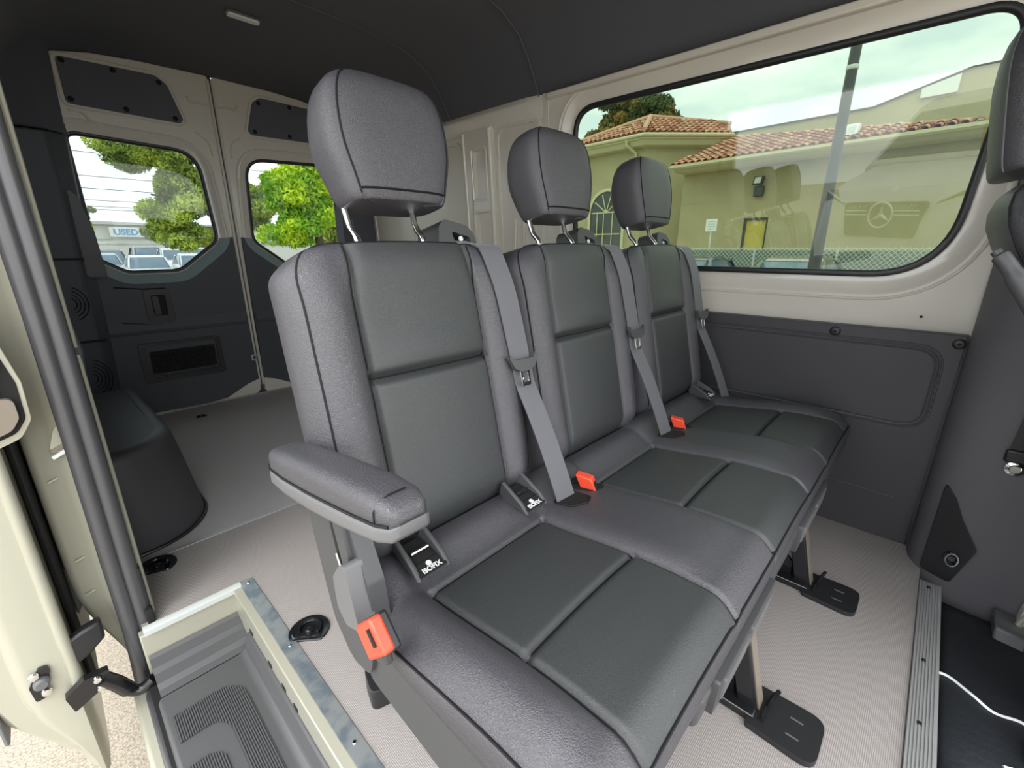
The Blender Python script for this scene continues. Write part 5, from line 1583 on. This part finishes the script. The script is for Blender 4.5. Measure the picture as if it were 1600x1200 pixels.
make_car('white hatchback in front of the row of white SUVs', 5.75, 27.5, radians(-93), 'car_white', 4.2, 1.75, 1.40)
make_car('white car behind the maple in the second rear window', 11.2, 24.0, radians(-60), 'car_white', 4.5, 1.8, 1.5)

# ---- far showroom with USED CARS sign
sh = thing('pale_showroom', 'long pale low building across the lot seen through the rear window', 'building', (5, 60, GZ))
SY_ = 60
MB().box(-6, 34, SY_, SY_ + 8, GZ, 3.15).build('wall', 'white_wall', sh, smooth=False)
MB().box(-6.3, 34.3, SY_ - 0.5, SY_ + 8.3, 3.15, 3.42).build('roof_edge', 'lamp_lens', sh, smooth=False)
for z in (1.75, 1.30):
    MB().box(-6, 34, SY_ - 0.10, SY_ + 0.02, z, z + 0.12).build('wall_band', 'lamp_lens', sh, smooth=False)
us = thing('used_car_sign', 'white sign with blue USED CARS lettering on the pale building', 'sign', (8.2, SY_ - 0.6, 2.3))
MB().box(6.0, 10.6, SY_ - 0.55, SY_ - 0.4, 2.02, 2.92).build('sign_board', 'sign_white', us, smooth=False)
text_mesh('lettering', 'USED CARS', 0.78, 'sign_blue', us, Matrix.Translation((8.3, SY_ - 0.58, 2.45)) @ Matrix.Rotation(pi / 2, 4, 'X'), 0.01, 0.02)
for k, (z, y) in enumerate(((3.55, 44), (3.75, 44), (4.15, 44), (4.9, 44), (5.7, 44), (7.2, 44))):
    MB().tube([(x_, y, z + 0.00035 * (x_ - 6) ** 2) for x_ in frange(-20, 40, 13)], 0.022, 5).build('power_line', 'cable', None)
PLN = ['lowest', 'second lowest', 'third lowest', 'third highest', 'second highest', 'highest']
for k, o in enumerate(sorted((o for o in bpy.data.objects if o.name.startswith('power_line')), key=lambda o: o.name)):
    tag(o, PLN[k] + ' overhead power line crossing the sky in the rear window', 'power line', 'overhead power lines')

# ---- trees
def leaf_cloud(name, m, parent, blobs, n, size, seed=1, flat=0.6):
    rnd = random.Random(seed)
    vs = []; fs = []
    tot = sum(b[3] * b[4] * b[5] for b in blobs) ** 1.0
    for (cx, cy, cz, rx, ry, rz) in blobs:
        m_ = int(n * (rx * ry * rz) / tot)
        for _ in range(m_):
            while True:
                a, b, c = rnd.uniform(-1, 1), rnd.uniform(-1, 1), rnd.uniform(-1, 1)
                r2 = a * a + b * b + c * c
                if r2 < 1 and r2 > rnd.random() * 0.55:
                    break
            p = Vector((cx + a * rx, cy + b * ry, cz + c * rz))
            d = Vector((rnd.gauss(0, 1), rnd.gauss(0, 1), rnd.gauss(0, flat))).normalized()
            e = d.orthogonal().normalized()
            e = (Matrix.Rotation(rnd.uniform(0, 6.28), 3, d) @ e)
            s = size * rnd.uniform(0.6, 1.3)
            o = len(vs)
            q = d.cross(e)
            vs += [p - e * s, p + q * s * 0.38, p + e * s, p - q * s * 0.38]
            fs.append((o, o + 1, o + 2, o + 3))
    me = bpy.data.meshes.new(name)
    me.from_pydata([tuple(v) for v in vs], [], fs)
    me.materials.append(M[m])
    o = bpy.data.objects.new(name, me)
    col.objects.link(o)
    attach(o, parent)
    o['kind'] = 'stuff'
    return o

def sub_blobs(core, n, r, seed):
    rnd = random.Random(seed)
    out = []
    for (cx, cy, cz, rx, ry, rz) in core:
        out.append((cx, cy, cz, rx * 0.72, ry * 0.72, rz * 0.72))
        for _ in range(n):
            d = Vector((rnd.gauss(0, 1), rnd.gauss(0, 1), rnd.gauss(0, 1))).normalized()
            k = rnd.uniform(0.55, 1.0)
            rr = r * rnd.uniform(0.6, 1.25)
            out.append((cx + d.x * rx * k, cy + d.y * ry * k, cz + d.z * rz * k, rr * 1.3, rr * 1.3, rr * 0.8))
    return out

oak = thing('oak_tree', 'large dark green oak with drooping branches in the left rear window', 'tree', (4.6, 16.0, GZ))
MB().tube([(4.6, 16.0, GZ), (4.55, 16.0, 0.9), (4.3, 16.0, 2.4), (4.0, 16.0, 4.0)], [0.30, 0.24, 0.20, 0.12], 10).build('trunk', 'bark', oak)
for a, b in (((4.4, 16, 1.6), (2.6, 15.6, 2.3)), ((4.3, 16, 2.4), (2.2, 15.4, 3.6)), ((4.5, 16, 1.4), (3.0, 15.8, 1.2)), ((4.2, 16, 3.0), (5.8, 16, 4.2))):
    MB().tube(bezier([a, lerp(Vector(a), Vector(b), 0.5) + Vector((0, 0, 0.2)), b], 4), [0.09] * 3 + [0.06] * 3 + [0.03] * 3, 6).build('branch', 'bark', oak)
ob = sub_blobs([(3.5, 16.2, 2.5, 1.0, 1.2, 1.05), (4.1, 16.2, 3.9, 2.0, 1.6, 0.9), (3.25, 15.9, 1.35, 0.70, 0.8, 0.50), (2.5, 15.9, 3.35, 0.80, 0.9, 0.42), (2.7, 15.6, 1.75, 0.42, 0.5, 0.25), (5.2, 16.6, 2.2, 1.0, 1.0, 1.0)], 11, 0.28, 3)
leaf_cloud('crown', 'oak_leaf', oak, ob, 60000, 0.060, 5)

mpl = thing('maple_tree', 'bright yellow-green maple in the second rear window', 'tree', (4.9, 11.0, GZ))
MB().tube([(4.9, 11.0, GZ), (4.9, 11.0, 1.0), (4.85, 11.0, 2.6)], [0.12, 0.10, 0.05], 10).build('trunk', 'bark', mpl)
mb_ = sub_blobs([(4.55, 11.0, 2.1, 0.85, 0.7, 0.9), (4.3, 11.0, 1.35, 0.50, 0.5, 0.30), (5.0, 11.0, 3.1, 0.7, 0.7, 0.6)], 16, 0.24, 8)
leaf_cloud('crown', 'maple_leaf', mpl, mb_, 16000, 0.062, 9)

dkt = thing('dark_shrub_tree', 'dark green tree behind the maple in the second rear window', 'tree', (9.0, 18.0, GZ))
MB().tube([(9.0, 18.0, GZ), (9.0, 18.0, 1.6)], [0.2, 0.12], 8).build('trunk', 'bark', dkt)
leaf_cloud('crown', 'oak_leaf', dkt, sub_blobs([(8.9, 18, 2.1, 1.7, 1.2, 1.7)], 14, 0.4, 11), 12000, 0.09, 12)

sml = thing('yellow_green_shrub', 'small olive tree at the left edge of the rear window', 'tree', (2.3, 34.0, GZ))
MB().tube([(2.3, 34.0, GZ), (2.3, 34.0, 1.6)], [0.1, 0.06], 8).build('trunk', 'bark', sml)
leaf_cloud('crown', 'oak_leaf', sml, sub_blobs([(2.35, 34, 2.7, 0.6, 0.6, 1.0)], 8, 0.25, 14), 3000, 0.09, 15)

ftr = thing('autumn_tree', 'tall green and amber tree behind the tiled wing roof', 'tree', (33.5, 18.2, GZ))
MB().tube([(33.5, 18.2, GZ), (33.5, 18.2, 7.0)], [0.35, 0.2], 8).build('trunk', 'bark', ftr)
leaf_cloud('crown', 'far_leaf', ftr, sub_blobs([(33.5, 20.6, 9.6, 2.2, 1.9, 2.0), (33.5, 18.2, 10.3, 2.0, 1.7, 2.2), (33.5, 16.4, 9.2, 1.2, 1.0, 1.5), (33.5, 22.2, 8.6, 1.3, 1.1, 1.4)], 14, 0.55, 21), 26000, 0.17, 22)

# ---- van parked opposite the open door (seen mirrored in the side window)
mat('bright_metal', (0.92, 0.93, 0.94), 0.28, metal=0.7)
pv = thing('parked_van', 'white van front with chrome star emblem, mirrored in the side window', 'van', (-2.5, 0.58, GZ))
VY = 0.60
b = MB()
vs_ = [(-2.50, -0.30, 0.55, 0.78), (-2.56, -0.42, 0.78, 0.90), (-2.72, -0.45, 0.90, 0.96), (-3.00, -0.46, 1.02, 0.98), (-3.30, -0.46, 1.12, 0.98)]
b.loft([[(x, VY + s * w, z) for s, z in ((-0.96, zb), (0.96, zb), (1, lerp(zb, zt, 0.5)), (0.92, zt - 0.04), (0.8, zt), (-0.8, zt), (-0.92, zt - 0.04), (-1, lerp(zb, zt, 0.5)))] for x, zb, zt, w in vs_])
b.build('bonnet', 'car_white', pv, angle=40)
MB().loft([[(x, VY + s * w, z) for s, w, z in ((-1, 0.96, -0.46), (1, 0.96, -0.46), (1, 0.96, 1.1), (1, wt, zt), (-1, wt, zt), (-1, 0.96, 1.1))] for x, zt, wt in ((-3.30, 1.14, 0.92), (-3.9, 1.75, 0.86), (-4.1, 1.85, 0.84), (-6.5, 1.9, 0.84))]).build('cab', 'car_white', pv, angle=40)
MB().loft([[(x + 0.012, VY + s * w, z + 0.02) for s in (-1, 1)] for x, z, w in ((-3.36, 1.18, 0.86), (-3.85, 1.68, 0.80))], False, False, closed=False).build('windscreen', 'car_glass', pv, smooth=False)
gr = MB().prism(round_poly([(VY - 0.46, 0.74), (VY + 0.46, 0.74), (VY + 0.40, 0.36), (VY - 0.40, 0.36)], 0.05, 5), [], lambda a, bb_, d: (-2.50 - d, a, bb_), -0.03, 0.12).build('grille', 'black_plastic', pv, bevel=0.01)
for z in (0.655, 0.61):
    for s_ in (-1, 1):
        MB().obox((-2.462, VY + s_ * 0.29, z - 0.005), (0.008, 0, 0), (0, 0.13, 0), (0, 0, 0.006)).build('grille_bar', 'bright_metal', gr, bevel=0.003)
dots = MB()
for i in range(-10, 11):
    for j in range(3):
        if abs(i) * 0.036 > 0.16:
            dots.obox((-2.466, VY + i * 0.036 + 0.018 * (j % 2), 0.70 - 0.022 * j), (0.002, 0, 0), (0, 0.005, 0), (0, 0, 0.005))
tag(dots.build('grille_studs', 'bright_metal', gr, smooth=False), kind='stuff')
st_ = MB()
st_.tube([(-2.452, VY - 0.02 + 0.135 * cos(a), 0.605 + 0.135 * sin(a)) for a in [2 * pi * k / 40 for k in range(40)]], 0.012, 8, closed=True)
star = st_.build('star_emblem', 'bright_metal', pv)
for k in range(3):
    a = pi / 2 + k * 2 * pi / 3
    tip = Vector((-2.450, VY - 0.02 + 0.130 * cos(a), 0.605 + 0.130 * sin(a)))
    cc = Vector((-2.450, VY - 0.02, 0.605))
    pr = Vector((0, -sin(a), cos(a)))
    arm_ = MB()
    arm_.add([cc + pr * 0.026 + Vector((-0.01, 0, 0)), cc - pr * 0.026 + Vector((-0.01, 0, 0)), tip, cc + Vector((0.012, 0, 0)), tip + Vector((-0.008, 0, 0))], [(0, 3, 2), (3, 1, 2), (0, 2, 4), (1, 4, 2), (0, 4, 1), (0, 1, 3)])
    arm_.build('star_point', 'bright_metal', star, smooth=False)
MB().lathe([(0.0, 0.006), (0.03, 0.005), (0.034, 0.0)], (-2.60, VY - 0.02, 0.86), (0.6, 0, 0.8), 16).build('bonnet_badge', 'bright_metal', pv)
for s_ in (-1, 1):
    hl = MB().prism(round_poly([(VY + s_ * 0.50, 0.72), (VY + s_ * 0.82, 0.90), (VY + s_ * 0.84, 0.68), (VY + s_ * 0.68, 0.62)], 0.02, 4), [], lambda a, bb_, d: (-2.50 - d - abs(a - VY) * 0.1, a, bb_), -0.01, 0.15).build('headlight', 'dark_glass', pv, bevel=0.01)
    MB().tube([(-2.485 - abs(a - VY) * 0.1, a, z) for a, z in ((VY + s_ * 0.68, 0.635), (VY + s_ * 0.82, 0.70), (VY + s_ * 0.805, 0.88), (VY + s_ * 0.53, 0.735))], 0.012, 6).build('light_strip', 'sign_white', hl)
MB().box(-2.55, -2.44, VY - 0.8, VY + 0.8, -0.42, 0.0).build('bumper', 'car_white', pv, bevel=0.03)
for s_ in (-1, 1):
    MB().lathe([(0.0, 0.0), (0.33, 0.0), (0.34, 0.05), (0.34, 0.2), (0.3, 0.22), (0.0, 0.2)], (-3.25, VY + s_ * 0.80, GZ + 0.34), (0, s_, 0), 18).build('wheel', 'tyre', pv)
pv.rotation_euler = (0, 0, radians(32))

pv.location = (-3.2, 0.645, GZ)
